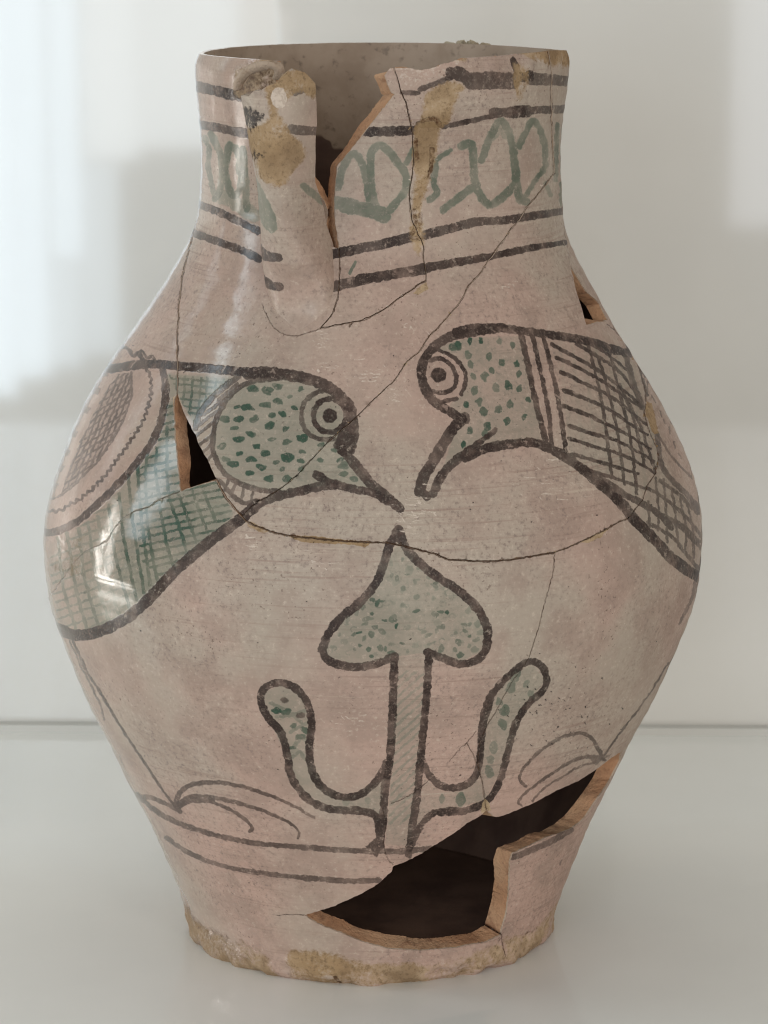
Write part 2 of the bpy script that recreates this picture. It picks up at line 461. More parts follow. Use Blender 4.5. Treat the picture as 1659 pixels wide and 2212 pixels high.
# --- right bird
S('4', [(1640, -5), (1450, 28), (1300, 62), (1200, 130), (1142, 205), (1124, 290), (1142, 380), (1200, 470), (1290, 532), (1390, 592)], 62)
S('5', [(0, 232), (120, 206), (300, 212), (500, 236), (700, 266), (870, 298), (1000, 340), (1125, 375)], 54)
S('4', [(1400, 588), (1330, 652), (1262, 760), (1182, 890), (1132, 980), (1112, 1060)], 74); S('4', [(1110, 1050), (1160, 1092)], 60)
S('4', [(1195, 1075), (1252, 962), (1322, 880), (1422, 820), (1540, 782), (1659, 765)], 58); S('4', [(1600, 662), (1540, 712), (1440, 780), (1340, 840)], 34)
S('5', [(60, 1050), (200, 985), (330, 962), (480, 950), (600, 985), (720, 1052), (830, 1132), (950, 1232), (1080, 1352), (1160, 1450), (1280, 1570), (1380, 1680), (1480, 1762), (1580, 1825)], 58, w1=72)
S('5', [(880, 1150), (1000, 1222), (1100, 1292), (1200, 1340), (1330, 1420), (1400, 1500)], 44, a=.85)
FILL('4', [(1235 + 52 * math.cos(k), 305 + 48 * math.sin(k)) for k in t], 'dark')
S('4', [(1180, 212), (1250, 200), (1320, 248), (1350, 320), (1332, 388), (1272, 420), (1200, 412)], 32); S('4', [(1240, 145), (1330, 190), (1392, 260), (1412, 340), (1382, 432)], 28); S('4', [(1350, 460), (1260, 476)], 26)
S('5', [(420, 255), (470, 480), (522, 720), (578, 935)], 38); S('5', [(490, 258), (540, 470), (590, 700), (618, 960)], 30); S('5', [(560, 262), (612, 460), (662, 680), (708, 1005)], 30)
RHEAD = np.vstack([P('4', [(1220, 140), (1300, 95), (1500, 55)]), P('5', [(420, 260), (575, 930), (330, 950), (100, 1010)]), P('4', [(1250, 940), (1330, 700), (1400, 600), (1300, 500), (1390, 430), (1415, 340), (1390, 250), (1320, 180)])])
FILL('d', RHEAD, 'green', .32, blur=4)
DOTS('5', [(20, 330), (90, 292), (160, 287), (280, 292), (365, 317), (80, 385), (215, 395), (295, 430), (95, 442), (390, 440), (230, 482), (110, 525), (185, 522), (405, 507), (120, 610), (260, 597), (340, 582), (410, 602), (65, 702), (150, 687), (350, 702), (465, 672), (180, 747), (270, 737), (440, 782), (325, 812), (90, 872), (200, 852), (50, 962), (190, 902)], 23, 29)
DOTS('4', [(1330, 125), (1360, 110)], 30, 30); DOTS('5', [(380, 905), (500, 860)], 40, 20, a=.3)
HX = [(600, 280), (870, 310), (1110, 380), (1200, 480), (1240, 680), (1300, 900), (1310, 1100), (1240, 1250), (1180, 1320), (1000, 1200), (740, 1040), (660, 560)]
FILL('5', HX, 'green', .2, blur=5); HATCH('5', HX, 84, 78, 24, 'green', .3)
for q in ([(615, 312), (760, 392), (900, 472), (1050, 582), (1180, 692)], [(650, 400), (800, 472), (960, 562), (1120, 672), (1212, 722)], [(680, 492), (820, 562), (1000, 652), (1150, 762), (1232, 832)],
          [(700, 612), (850, 672), (1000, 742), (1130, 832), (1242, 902)], [(690, 712), (850, 772), (1000, 842), (1150, 922), (1262, 992)], [(732, 842), (880, 892), (1050, 942), (1200, 1022), (1282, 1072)],
          [(732, 922), (880, 972), (1050, 1022), (1200, 1092), (1292, 1152)], [(745, 1025), (880, 1062), (1050, 1112), (1180, 1152)], [(860, 1132), (1000, 1172), (1180, 1232), (1240, 1252)], [(780, 312), (900, 382), (1050, 482), (1150, 602)], [(880, 312), (1000, 392), (1110, 480)]):
    S('5', q, 28, w1=18, a=1.0)
for q in ([(850, 302), (900, 502), (950, 722), (982, 952), (1012, 1182)], [(920, 402), (980, 602), (1030, 802), (1062, 1002), (1092, 1222)], [(990, 342), (1040, 552), (1100, 782), (1142, 1002), (1172, 1282)],
          [(1060, 572), (1140, 762), (1192, 962), (1222, 1102)], [(1120, 692), (1200, 852), (1252, 1022), (1292, 1132)], [(1190, 462), (1242, 642)]):
    S('5', q, 21, a=.9)
S('5', [(1100, 380), (1150, 560), (1212, 722)], 38, a=.8)
S('5', [(1310, 900), (1332, 1082), (1402, 1192), (1502, 1292), (1570, 1380)], 34, a=.8); S('5', [(1330, 920), (1402, 1042), (1482, 1132), (1540, 1190)], 14, a=.7)
FILL('5', [(1300, 1100), (1400, 1190), (1570, 1380), (1590, 1600), (1570, 1800), (1380, 1640), (1200, 1440), (1230, 1300)], 'green', .22, blur=4)
for q in ([(1240, 1240), (1380, 1330), (1500, 1440), (1595, 1560)], [(1210, 1350), (1350, 1420), (1480, 1520), (1592, 1640)], [(1330, 1200), (1450, 1290), (1570, 1410)], [(1250, 1470), (1400, 1560), (1500, 1680), (1575, 1765)], [(1340, 1420), (1460, 1482), (1580, 1595)]):
    S('5', q, 24, a=.8)
for q in ([(1300, 1180), (1320, 1400), (1312, 1520)], [(1350, 1190), (1370, 1430), (1372, 1600)], [(1400, 1240), (1430, 1440), (1442, 1620)], [(1450, 1300), (1490, 1480), (1492, 1640)], [(1500, 1350), (1540, 1520), (1542, 1700)], [(1250, 1330), (1262, 1500)]):
    S('5', q, 17, a=.75)
for q in ([(1325, 745), (1340, 785)], [(1385, 850), (1390, 890)], [(1415, 945), (1428, 985)], [(1445, 1020), (1460, 1050)], [(1350, 800), (1362, 830)], [(1240, 540), (1250, 620)], [(1270, 640), (1300, 690)]):
    S('5', q, 10, a=.7)

# --- tree of life between the birds
S('4', [(975, 1310), (965, 1340), (1000, 1380)], 64)
S('4', [(965, 1330), (920, 1402), (882, 1522), (822, 1660), (722, 1780), (602, 1880), (522, 1980), (482, 2080)], 58)
S('7', [(534, 155), (560, 220), (640, 262), (760, 277), (880, 257), (1000, 212)], 54)
S('4', [(990, 1330), (1010, 1402), (1080, 1492), (1200, 1592), (1350, 1692), (1472, 1802), (1542, 1922), (1552, 2000)], 58)
S('7', [(1606, 60), (1600, 110), (1582, 180), (1520, 240), (1420, 257), (1320, 222), (1215, 180)], 54)
S('7', [(1000, 205), (995, 400), (985, 650), (972, 870), (942, 1050), (927, 1250), (905, 1440)], 54); S('7', [(1225, 190), (1212, 420), (1192, 650), (1170, 870), (1150, 1080), (1120, 1280), (1092, 1490)], 50)
FILL('7', [(890, 1370), (935, 1440), (885, 1512), (810, 1445)], 'dark', .9)
LL = [(905, 1380), (892, 1262), (840, 1222), (740, 1205), (600, 1200), (480, 1160), (390, 1080), (330, 980), (310, 860), (270, 710), (190, 610), (142, 510), (152, 430), (220, 382), (300, 387), (380, 432), (440, 522), (465, 642), (450, 800), (460, 920), (510, 1030), (600, 1100), (700, 1120), (800, 1092), (890, 1012), (950, 900)]
S('7', LL, 50)
S('7', [(1172, 870), (1220, 970), (1290, 1040), (1400, 1062), (1490, 1020), (1545, 930), (1560, 800), (1580, 640), (1620, 490)], 48)
S('8', [(262, 560), (272, 400), (302, 262), (362, 160), (440, 78), (530, 5), (600, -15), (662, 20), (690, 100), (662, 180), (592, 240), (522, 332), (472, 440), (432, 600), (392, 740), (332, 860), (240, 922), (120, 955), (0, 960)], 46)
S('7', [(1420, 1202), (1300, 1212), (1222, 1242), (1150, 1340), (1100, 1450)], 44)
SP = np.vstack([P('4', [(980, 1370), (900, 1520), (830, 1680), (620, 1890), (490, 2080)]), P('7', [(560, 210), (760, 265), (1000, 210), (1225, 185), (1420, 250), (1590, 170)]), P('4', [(1545, 1960), (1460, 1800), (1200, 1600), (1080, 1500)])])
FILL('d', SP, 'green', .38, blur=4)
def in_poly(poly, x, y):
    r_ = False
    for i_ in range(len(poly)):
        a_, b_ = poly[i_], poly[i_ - 1]
        if (a_[1] > y) != (b_[1] > y) and x < (b_[0] - a_[0]) * (y - a_[1]) / (b_[1] - a_[1]) + a_[0]:
            r_ = not r_
    return r_


for _ in range(330):
    x, y = random.uniform(490, 1570), random.uniform(1480, 2200)
    q = P('4', [(x, y)])[0]
    if all(in_poly(SP, q[0] + dx_, q[1] + dy_) for dx_, dy_ in ((-9, 0), (9, 0), (0, 8), (0, -8))):
        if random.random() < .75:
            DOTS('4', [(x, y)], random.uniform(11, 30), random.uniform(10, 26), a=random.uniform(.35, 1.0))
        else:
            a0 = random.uniform(0, 6.28)
            S('4', [(x + 22 * math.cos(a0 + u), y + 18 * math.sin(a0 + u)) for u in np.linspace(0, random.uniform(2, 4), 5)], 13, ch='green', a=random.uniform(.3, .7), soft=3)
DOTS('4', [(1000, 1500), (930, 1600), (1080, 1640), (840, 1780), (1000, 1790), (930, 1890), (800, 1980), (860, 2070)], 18, 24, a=.8)
LF = [(900, 1300), (860, 1225), (600, 1190), (400, 1080), (320, 900), (190, 610), (150, 450), (260, 390), (400, 450), (460, 640), (455, 900), (560, 1080), (700, 1125), (880, 1030), (940, 1000)]
FILL('7', LF, 'green', .36, blur=3)
for q in ([(200, 510), (300, 560), (400, 640)], [(240, 600), (330, 590), (420, 560)], [(330, 700), (400, 660), (440, 640)], [(350, 790), (400, 740), (430, 760)], [(340, 860), (390, 830), (420, 880)]):
    S('7', q, 26, ch='green', a=.7, soft=3)
DOTS('7', [(292, 490), (392, 590)], 32, 20, 'dark', .8); DOTS('7', [(350, 660), (390, 730), (300, 570), (240, 560), (420, 690), (345, 800)], 34, 20); DOTS('7', [(360, 830), (830, 1140), (690, 1150)], 26, 30, a=.6)
FILL('7', [(1020, 215), (1205, 190), (1165, 900), (1100, 1440), (940, 1430), (985, 900)], 'green', .26, blur=4)
HATCH('7', [(1020, 300), (1195, 300), (1165, 900), (1100, 1300), (960, 1300), (985, 900)], -42, 44, 17, 'green', .55)
FILL('8', [(280, 560), (290, 300), (440, 90), (600, 0), (680, 100), (520, 330), (420, 650), (300, 870), (100, 940), (-60, 930), (-80, 860), (100, 830), (230, 720)], 'green', .34, blur=4)
DOTS('8', [(500, 60), (385, 240), (410, 390), (345, 545), (320, 700), (130, 875), (10, 870), (560, 130), (590, 200), (460, 150), (480, 90), (420, 300), (330, 620)], 30, 38, a=.85)
FILL('7', [(1190, 1000), (1300, 1080), (1480, 1080), (1590, 1150), (1300, 1195), (1210, 1230), (1130, 1330)], 'green', .28, blur=4)
# --- ground lines, tendrils
S('6', [(585, 1105), (700, 1212), (850, 1290), (1000, 1345), (1200, 1395), (1400, 1427), (1659, 1450)], 33, a=.85); S('7', [(400, 1447), (600, 1460), (820, 1470), (1060, 1470), (1230, 1455)], 38, a=.8)
S('6', [(595, 1118), (680, 1130), (800, 1182), (850, 1210)], 28, a=.8)
S('6', [(770, 1385), (900, 1470), (1050, 1540), (1250, 1592), (1450, 1622), (1659, 1645)], 30, a=.8); S('7', [(400, 1645), (700, 1665), (900, 1660)], 36, a=.8)
S('6', [(855, 1212), (830, 1150), (870, 1080), (950, 1037), (1100, 1027), (1250, 1052), (1400, 1097), (1530, 1152), (1650, 1205)], 36, w1=18, a=.85)
S('7', [(410, 1215), (480, 1255)], 18, a=.8)
S('6', [(850, 1185), (920, 1122), (1050, 1125), (1200, 1152), (1400, 1212), (1550, 1282), (1622, 1340), (1620, 1388)], 34, w1=16, a=.85); S('6', [(855, 1165), (930, 1135), (1060, 1138)], 52, a=.85)
S('6', [(1050, 1150), (1180, 1202), (1280, 1270), (1325, 1320), (1308, 1345)], 22, a=.8)
S('6', [(165, 95), (260, 310), (380, 502), (520, 742), (640, 922), (740, 1072), (825, 1185)], 17, a=.85); S('6', [(150, 110), (250, 330), (330, 490), (370, 620)], 13, a=.7); S('6', [(460, 850), (525, 1000)], 8, a=.6)
S('8', [(1052, 602), (1000, 502), (940, 457), (850, 457), (740, 502), (620, 592), (540, 682), (515, 750), (560, 795)], 28, w1=18, a=.8)
S('8', [(1070, 622), (980, 602), (880, 622), (760, 692), (640, 772), (540, 852), (505, 900), (530, 922)], 24, w1=15, a=.8); S('8', [(1000, 642), (900, 672), (780, 742), (660, 822), (600, 890)], 14, a=.7)
FILL('8', [(960, 590), (1060, 590), (1110, 590), (1010, 660), (990, 640)], 'dark', .6)
S('8', [(1475, -10), (1380, 152), (1260, 322), (1150, 472), (1070, 592)], 12, a=.85); S('5', [(1560, 1840), (1530, 1962), (1482, 2062), (1450, 2130)], 24, w1=14, a=.7)
S('8', [(465, 1258), (580, 1212), (700, 1160), (850, 1080)], 40, a=.75); S('8', [(780, 1300), (790, 1275)], 14, a=.6)

# --- worn patches, drips, stains, and some painted shade and glints
FILL('1', [(640, 455), (700, 500), (790, 440), (850, 400), (930, 420), (990, 380), (990, 200), (880, 210), (640, 310), (640, 420), (650, 560), (500, 640), (560, 830), (600, 960), (680, 1000), (760, 1000), (820, 880), (880, 820), (880, 740), (800, 660), (760, 560)], 'tan', .85, 'spout', curve=True, blur=8)
CLEAR('1', [(670, 400), (700, 360), (745, 365), (772, 430), (750, 485), (700, 490), (668, 440)], 'tan', 'spout', .9); FILL('1', [(670, 400), (700, 360), (745, 365), (772, 430), (750, 485), (700, 490), (668, 440)], 'white', .55, 'spout', curve=True)
FILL('1', [(440, 460), (500, 490), (560, 500), (640, 540), (600, 570), (590, 620), (530, 640), (490, 580)], 'black', .72, 'spout', blur=7)
FILL('1', [(530, 760), (570, 770), (640, 800), (600, 830), (550, 850)], 'black', .55, 'spout', blur=6)
FILL('1', [(420, 250), (520, 200), (640, 190), (720, 250), (720, 420), (430, 420)], 'tan', .6, blur=6)
FILL('1', [(450, 330), (500, 280), (580, 240), (660, 235), (700, 270), (700, 400), (440, 400)], 'crack', .6, blur=6)  # shade of the hollow behind the spout's edge, painted dark via this channel
FILL('2', [(420, 400), (560, 335), (690, 350), (640, 430), (560, 590), (510, 620), (500, 760), (470, 900), (440, 1000), (410, 1120), (430, 1330), (385, 1450), (320, 1330), (335, 1100), (350, 850), (360, 640), (400, 560)], 'tan', .74, curve=True, blur=7)
for q in ([(470, 760), (465, 860), (450, 940)], [(360, 700), (370, 820)], [(400, 580), (480, 560), (520, 600)], [(350, 1160), (360, 1260), (330, 1330)], [(395, 1180), (390, 1260)], [(330, 1330), (410, 1340)]):
    S('2', q, 26, ch='crack', a=.7, soft=3)
FILL('2', [(480, 60), (860, 80), (1250, 100), (1390, 150), (1385, 235), (1250, 250), (1110, 225), (1020, 150), (760, 150), (700, 235), (560, 215)], 'tan', .75, blur=6)
FILL('2', [(1010, 240), (1100, 260), (1110, 350), (1070, 450), (1010, 470), (1000, 330)], 'tan', .7, blur=5)
S('2', [(190, 245), (300, 240), (420, 258), (500, 240), (560, 200), (640, 230)], 40, ch='white', a=.5, soft=5); FILL('2', [(220, 250), (560, 250), (600, 290), (420, 350), (280, 380)], 'white', .35, blur=6)
FILL('f', [(80, 80), (120, 140), (200, 190), (330, 235), (400, 290), (440, 370), (440, 420), (200, 330), (60, 200)], 'tan', .54, blur=9)
FILL('f', [(470, 285), (680, 295), (860, 318), (1000, 322), (1090, 305), (1290, 235), (1330, 300), (1090, 400), (870, 450), (480, 430)], 'tan', .60, blur=9)
FILL('f', [(1290, 225), (1390, 200), (1450, 140), (1520, 60), (1540, 160), (1400, 300), (1310, 320)], 'tan', .55, blur=8)
FILL('f', [(480, 270), (600, 265), (690, 290), (700, 360), (600, 375), (480, 350)], 'tan', .95, blur=10)
for q in ([(105, 120), (150, 180), (200, 230)], [(190, 190), (250, 220), (225, 275)], [(1290, 235), (1335, 240)], [(1380, 215), (1415, 185)], [(1100, 345), (1170, 318)]):
    S('f', q, 18, ch='crack', a=.42, soft=8)
S('f', [(660, 370), (672, 392)], 14, ch='crack', a=.7)
FILL('4', [(250, 1345), (420, 1350), (800, 1388), (760, 1418), (640, 1400), (420, 1392), (350, 1385)], 'tan', .9, blur=3)
FILL('4', [(-30, 1240), (40, 1265), (150, 1325), (100, 1330), (0, 1290)], 'tan', .5, blur=3)
FILL('5', [(800, 1600), (900, 1550), (1000, 1500), (950, 1560), (860, 1600)], 'tan', .9, blur=3)
FILL('5', [(1240, 680), (1275, 700), (1300, 800), (1320, 890), (1290, 900), (1235, 770)], 'tan', 1, blur=3)
FILL('8', [(285, 870), (320, 900), (330, 950), (260, 970), (270, 920)], 'tan', .9, blur=3)
FILL('2', [(340, 1690), (430, 1620), (445, 1665), (380, 1700)], 'tan', .9, blur=3)
FILL('3', [(905, 450), (945, 430), (960, 500), (935, 560), (915, 520)], 'tan', .9, blur=3)
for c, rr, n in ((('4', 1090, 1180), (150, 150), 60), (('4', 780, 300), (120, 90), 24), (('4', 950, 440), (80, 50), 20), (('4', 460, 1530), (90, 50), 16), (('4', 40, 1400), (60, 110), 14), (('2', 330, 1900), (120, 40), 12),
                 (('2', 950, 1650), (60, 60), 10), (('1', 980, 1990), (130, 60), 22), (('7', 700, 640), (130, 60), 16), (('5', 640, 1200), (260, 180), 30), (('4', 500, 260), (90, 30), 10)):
    for _ in range(n):  # pale scuffs, partly glints of scratched glaze painted as colour
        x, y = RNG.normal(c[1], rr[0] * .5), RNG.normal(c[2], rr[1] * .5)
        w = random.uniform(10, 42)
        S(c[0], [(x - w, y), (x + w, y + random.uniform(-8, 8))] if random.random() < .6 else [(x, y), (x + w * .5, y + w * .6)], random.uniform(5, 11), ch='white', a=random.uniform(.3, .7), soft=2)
# pits
for _ in range(420):
    x, y = random.uniform(150, 1480), random.uniform(560, 1900)
    s = random.uniform(.8, 2.4)
    S('d', [(x, y), (x + s, y + random.uniform(-1, 1))], s, ch='black', a=random.uniform(.3, .75))
for _ in range(90):
    x, y = RNG.normal(1190, 60), RNG.normal(1520, 45)
    S('d', [(x, y), (x + 2, y + random.uniform(0, 3))], random.uniform(1.2, 3), ch='black', a=.7)

# ------------------------------------------------------------------ breaks: joints between sherds, and holes
C1 = np.vstack([P('2', [(1255, 915), (1160, 1035), (1070, 1140), (1030, 1210), (990, 1260), (905, 1380), (840, 1470), (780, 1560), (700, 1650), (640, 1760), (520, 1900), (450, 1970)]),
                P('4', [(1110, 150), (1030, 220), (940, 350), (890, 390), (720, 560), (540, 720), (440, 820), (350, 920), (290, 980), (180, 1060)]), P('3', [(1430, 1150), (1360, 1225)])])
C2a = P('3', [(1195, 985), (1230, 1060), (1280, 1130), (1360, 1225)])
C2b = np.vstack([P('3', [(1360, 1225), (1400, 1260)]), P('4', [(30, 1275), (150, 1320), (300, 1350), (560, 1375), (760, 1387), (930, 1395), (1080, 1430), (1200, 1460), (1300, 1500)]), P('5', [(0, 1708), (180, 1718), (340, 1708), (500, 1685), (640, 1662)])])
C2c = P('5', [(640, 1662), (760, 1615), (860, 1570), (960, 1520), (1050, 1470), (1120, 1435), (1200, 1340), (1240, 1240), (1290, 1150), (1310, 1050), (1290, 960), (1250, 860), (1225, 760), (1235, 690), (1190, 480), (1110, 330), (1030, 225), (985, 187)])
C3 = np.vstack([P('3', [(938, 440), (943, 230), (945, 0)]), P('1', [(70, 1850), (80, 1700), (100, 1560), (130, 1430), (170, 1280)])])
C4 = P('3', [(960, 1060), (830, 1110), (740, 1165), (660, 1190), (560, 1260), (480, 1380), (400, 1420), (300, 1490), (160, 1690), (122, 1740)])
C5 = P('1', [(1108, 1402), (1110, 1470), (1110, 1600), (1100, 1720), (1060, 1830), (985, 1920)])
C5b = P('1', [(985, 1920), (1140, 1890), (1250, 1870), (1400, 1800), (1500, 1720), (1600, 1660)])
C5c = P('2', [(360, 1650), (430, 1610)])
C6 = P('2', [(430, 1610), (430, 1560), (410, 1450), (415, 1390), (335, 1210), (320, 1050), (350, 850), (340, 640), (300, 470), (272, 395), (240, 300), (225, 252)])
C7 = P('2', [(1245, 190), (1240, 400), (1240, 600), (1250, 800), (1255, 915)])
C8 = np.vstack([P('5', [(640, 1662), (630, 1780), (600, 1900), (570, 2000), (540, 2126)]), P('d', [(1140, 1425), (1105, 1475), (1072, 1535), (1040, 1595), (1032, 1645), (1042, 1700), (1050, 1749)])])
C10 = P('8', [(397, 1757), (415, 1830), (432, 1900)])
CR = P('2', [(1360, 1500), (1345, 1400), (1325, 1310), (1310, 1240)])
for c, w, a in ((C1, 2.2, .8), (C2a, 3, 1), (C2b, 3.4, 1), (C2c, 3, 1), (C3, 2.8, 1), (C4, 1.8, .5), (C5, 2.4, .9), (C5b, 1.8, .7), (C5c, 3, .9), (C6, 2.2, .6), (C7, 2.0, .75), (C8, 1.8, .8), (C10, 3, .8), (CR, 1.6, .7)):
    S('d', c, w, ch='crack', a=a)
for c in (P('1', [(985, 1920), (900, 1950), (820, 1970), (730, 1950), (660, 1880), (610, 1760)]), P('7', [(1230, 1010), (1100, 1110), (980, 1162)]), P('7', [(925, 1190), (945, 1300), (930, 1430), (960, 1520), (990, 1562)]),
          P('7', [(415, 1888), (330, 1885), (240, 1890)]), P('8', [(235, 440), (170, 515), (120, 560), (60, 630)]), P('8', [(170, 515), (210, 580), (250, 690), (290, 850)]), P('2', [(1380, 300), (1300, 640)])):
    S('d', c, 1.8, ch='crack', a=.75)
for c, n in ((C1, 26), (C2b, 34), (C2c, 26), (C3, 14), (C5b, 10), (C6, 16), (C2a, 6)):
    L_ = smooth_line(c, 2.0)
    for _ in range(n):
        p_ = L_[random.randrange(len(L_))] + RNG.normal(0, 1.3, 2)
        S('d', [p_, p_ + RNG.normal(0, 2.2, 2)], random.uniform(1.5, 4.5), ch=random.choice(('tan', 'tan', 'white', 'crack')), a=random.uniform(.6, 1))
HN = P('1', [(1475, 405), (1380, 520), (1270, 660), (1180, 770), (1095, 870), (1080, 1050), (1078, 1150), (1085, 1250), (1112, 1402), (1050, 1392), (985, 1392), (1005, 1320), (1022, 1260), (1036, 1170), (1010, 1100), (950, 1010), (900, 930), (820, 780), (760, 600), (720, 420), (690, 300)])
HL = P('3', [(940, 425), (912, 470), (915, 560), (930, 760), (945, 930), (960, 1060), (1070, 1020), (1195, 985), (1150, 890), (1070, 720), (1000, 580), (955, 490)])
HB_up = np.vstack([P('7', [(415, 1888), (620, 1825), (800, 1740), (900, 1680), (985, 1600), (990, 1565), (1050, 1550), (1200, 1470), (1400, 1340), (1500, 1270)]), P('8', [(240, 995), (300, 945), (355, 995), (410, 985), (520, 940), (600, 905), (760, 820), (900, 760), (1010, 690), (1120, 600), (1180, 562)])])
HB_lo = np.vstack([P('8', [(985, 935), (920, 1020), (855, 1068), (700, 1120), (580, 1180), (470, 1230), (455, 1300), (450, 1450), (435, 1600), (410, 1700), (397, 1757), (300, 1800), (150, 1830), (0, 1850)]), P('7', [(1150, 2115), (950, 2100), (800, 2060), (650, 2000), (500, 1940)])])
HR = P('2', [(1360, 1500), (1390, 1640), (1430, 1780), (1465, 1900), (1540, 1882), (1610, 1868), (1560, 1765), (1480, 1690), (1415, 1590)])

# ------------------------------------------------------------------ bake the strokes onto the jar's own wall (angle x height)
TW, TH = 4096, 2560
TMAX = R(120)


def limits(z):
    """angle on each side at which the wall turns away"""
    th = np.radians(np.arange(0, 120.5, .5))
    dr = (rad(z + .0008) - rad(z - .0008)) / .0016
    out = []
    for s in (-1, 1):
        p = surf(s * th[None], z[:, None])
        n = np.stack([np.sin(s * th)[None] + 0 * z[:, None], -np.cos(s * th)[None] + 0 * z[:, None], -dr[:, None] + 0 * th[None]], -1)
        v = CAMP - p
        f = (n * v).sum(-1) / np.linalg.norm(v, axis=-1) / np.linalg.norm(n, axis=-1)
        bad = f < .10
        i = np.where(bad.any(1), bad.argmax(1), len(th) - 1)
        out.append(th[i])
    return out


def sample(A, x, y):
    x = np.clip(x * SS, 0, RW - 2.001)
    y = np.clip(y * SS, 0, RH - 2.001)
    i, j = x.astype(np.int32), y.astype(np.int32)
    fx, fy = (x - i).astype(np.float32), (y - j).astype(np.float32)
    f = A.ravel()
    k = j * RW + i
    return (f[k] * (1 - fx) + f[k + 1] * fx) * (1 - fy) + (f[k + RW] * (1 - fx) + f[k + RW + 1] * fx) * fy


_wn = RNG.random((2, 512, 512)).astype(np.float32) * 2 - 1


def wob(x, y, s, k):
    u, v = x / s, y / s
    i, j = np.floor(u).astype(int), np.floor(v).astype(int)
    fx, fy = u - i, v - j
    fx, fy = fx * fx * (3 - 2 * fx), fy * fy * (3 - 2 * fy)
    W = _wn[k]
    return (W[j % 512, i % 512] * (1 - fx) + W[j % 512, (i + 1) % 512] * fx) * (1 - fy) + (W[(j + 1) % 512, i % 512] * (1 - fx) + W[(j + 1) % 512, (i + 1) % 512] * fx) * fy


def make_image(name, chans, h, w):
    px = np.ones((h, w, 4), np.float32)
    for i, c in enumerate(chans):
        px[..., i] = c
    im = bpy.data.images.new(name, w, h, alpha=False, float_buffer=False)
    im.colorspace_settings.name = 'Non-Color'
    im.pixels.foreach_set(px.ravel())
    im.update()
    im.pack()
    return im


def bake(layer, X, Y, name):
    sh = X.shape
    X, Y = X.ravel(), Y.ravel()
    dx = 1.3 * wob(X, Y, 7, 0) + .7 * wob(X, Y, 2.6, 1)
    dy = 1.3 * wob(X + 977, Y, 7, 1) + .7 * wob(X + 511, Y, 2.6, 0)
    X, Y = X + dx, Y + dy
    o = {c: sample(LAY[layer][c], X, Y).reshape(sh) for c in CH}
    return (make_image(name + '_pigment', [o['dark'], o['green'], o['tan']], *sh), make_image(name + '_wear_and_shading', [o['crack'], o['black'], o['white']], *sh))  # on the jar wall this also carries painted glints and hollow shade


zrow = np.linspace(0, ZR, TH)
lL, lR = limits(zrow)
thc = np.linspace(-TMAX, TMAX, TW)
TT = np.where(thc[None] < 0, -(lL[:, None] - np.abs(np.abs(thc[None]) - lL[:, None])), lR[:, None] - np.abs(np.abs(thc[None]) - lR[:, None]))
TT = np.where(np.abs(thc[None]) <= np.where(thc[None] < 0, lL[:, None], lR[:, None]), thc[None], TT)
X = np.empty((TH, TW), np.float32)
Y = np.empty((TH, TW), np.float32)
for r0 in range(0, TH, 256):
    x, y = project(surf(TT[r0:r0 + 256], zrow[r0:r0 + 256, None]))
    X[r0:r0 + 256], Y[r0:r0 + 256] = x, y
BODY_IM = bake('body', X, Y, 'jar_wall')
del X, Y, TT


# ------------------------------------------------------------------ materials
class NT:
    def __init__(self, name):
        self.m = bpy.data.materials.new(name)
        self.m.use_nodes = True
        self.t = self.m.node_tree
        self.b = self.t.nodes['Principled BSDF']

    def n(self, typ, **kw):
        nd = self.t.nodes.new(typ)
        for k, v in kw.items():
            setattr(nd, k, v)
        return nd

    def l(self, a, b):
        self.t.links.new(a, b)

    def noise(self, vec, scale, detail=4, rough=.55):
        nd = self.n('ShaderNodeTexNoise')
        nd.inputs['Scale'].default_value = scale
        nd.inputs['Detail'].default_value = detail
        nd.inputs['Roughness'].default_value = rough
        if vec is not None:
            self.l(vec, nd.inputs['Vector'])
        return nd.outputs['Fac']

    def ramp(self, fac, lo, hi, a=0.0, b=1.0):
        nd = self.n('ShaderNodeMapRange', interpolation_type='SMOOTHSTEP')
        nd.inputs[1].default_value, nd.inputs[2].default_value = lo, hi
        nd.inputs[3].default_value, nd.inputs[4].default_value = a, b
        self.l(fac, nd.inputs[0])
        return nd.outputs[0]

    def mix(self, fac, a, b, blend='MIX'):
        nd = self.n('ShaderNodeMix', data_type='RGBA', blend_type=blend)
        for sock, v in ((nd.inputs[0], fac), (nd.inputs[6], a), (nd.inputs[7], b)):
            if hasattr(v, 'links'):
                self.l(v, sock)
            elif isinstance(v, (int, float)):
                sock.default_value = v
            else:
                sock.default_value = (*v, 1)
        return nd.outputs[2]

    def math(self, op, a, b=0.0, clamp=False):
        nd = self.n('ShaderNodeMath', operation=op, use_clamp=clamp)
        for sock, v in ((nd.inputs[0], a), (nd.inputs[1], b)):
            if hasattr(v, 'links'):
                self.l(v, sock)
            else:
                sock.default_value = v
        return nd.outputs[0]

    def mapped(self, vec, scale):
        nd = self.n('ShaderNodeMapping')
        nd.inputs['Scale'].default_value = scale
        self.l(vec, nd.inputs['Vector'])
        return nd.outputs[0]

    def bump(self, h, strength, dist, prev=None):
        nd = self.n('ShaderNodeBump')
        nd.inputs['Strength'].default_value = strength
        nd.inputs['Distance'].default_value = dist
        self.l(h, nd.inputs['Height'])
        if prev is not None:
            self.l(prev, nd.inputs['Normal'])
        return nd.outputs[0]


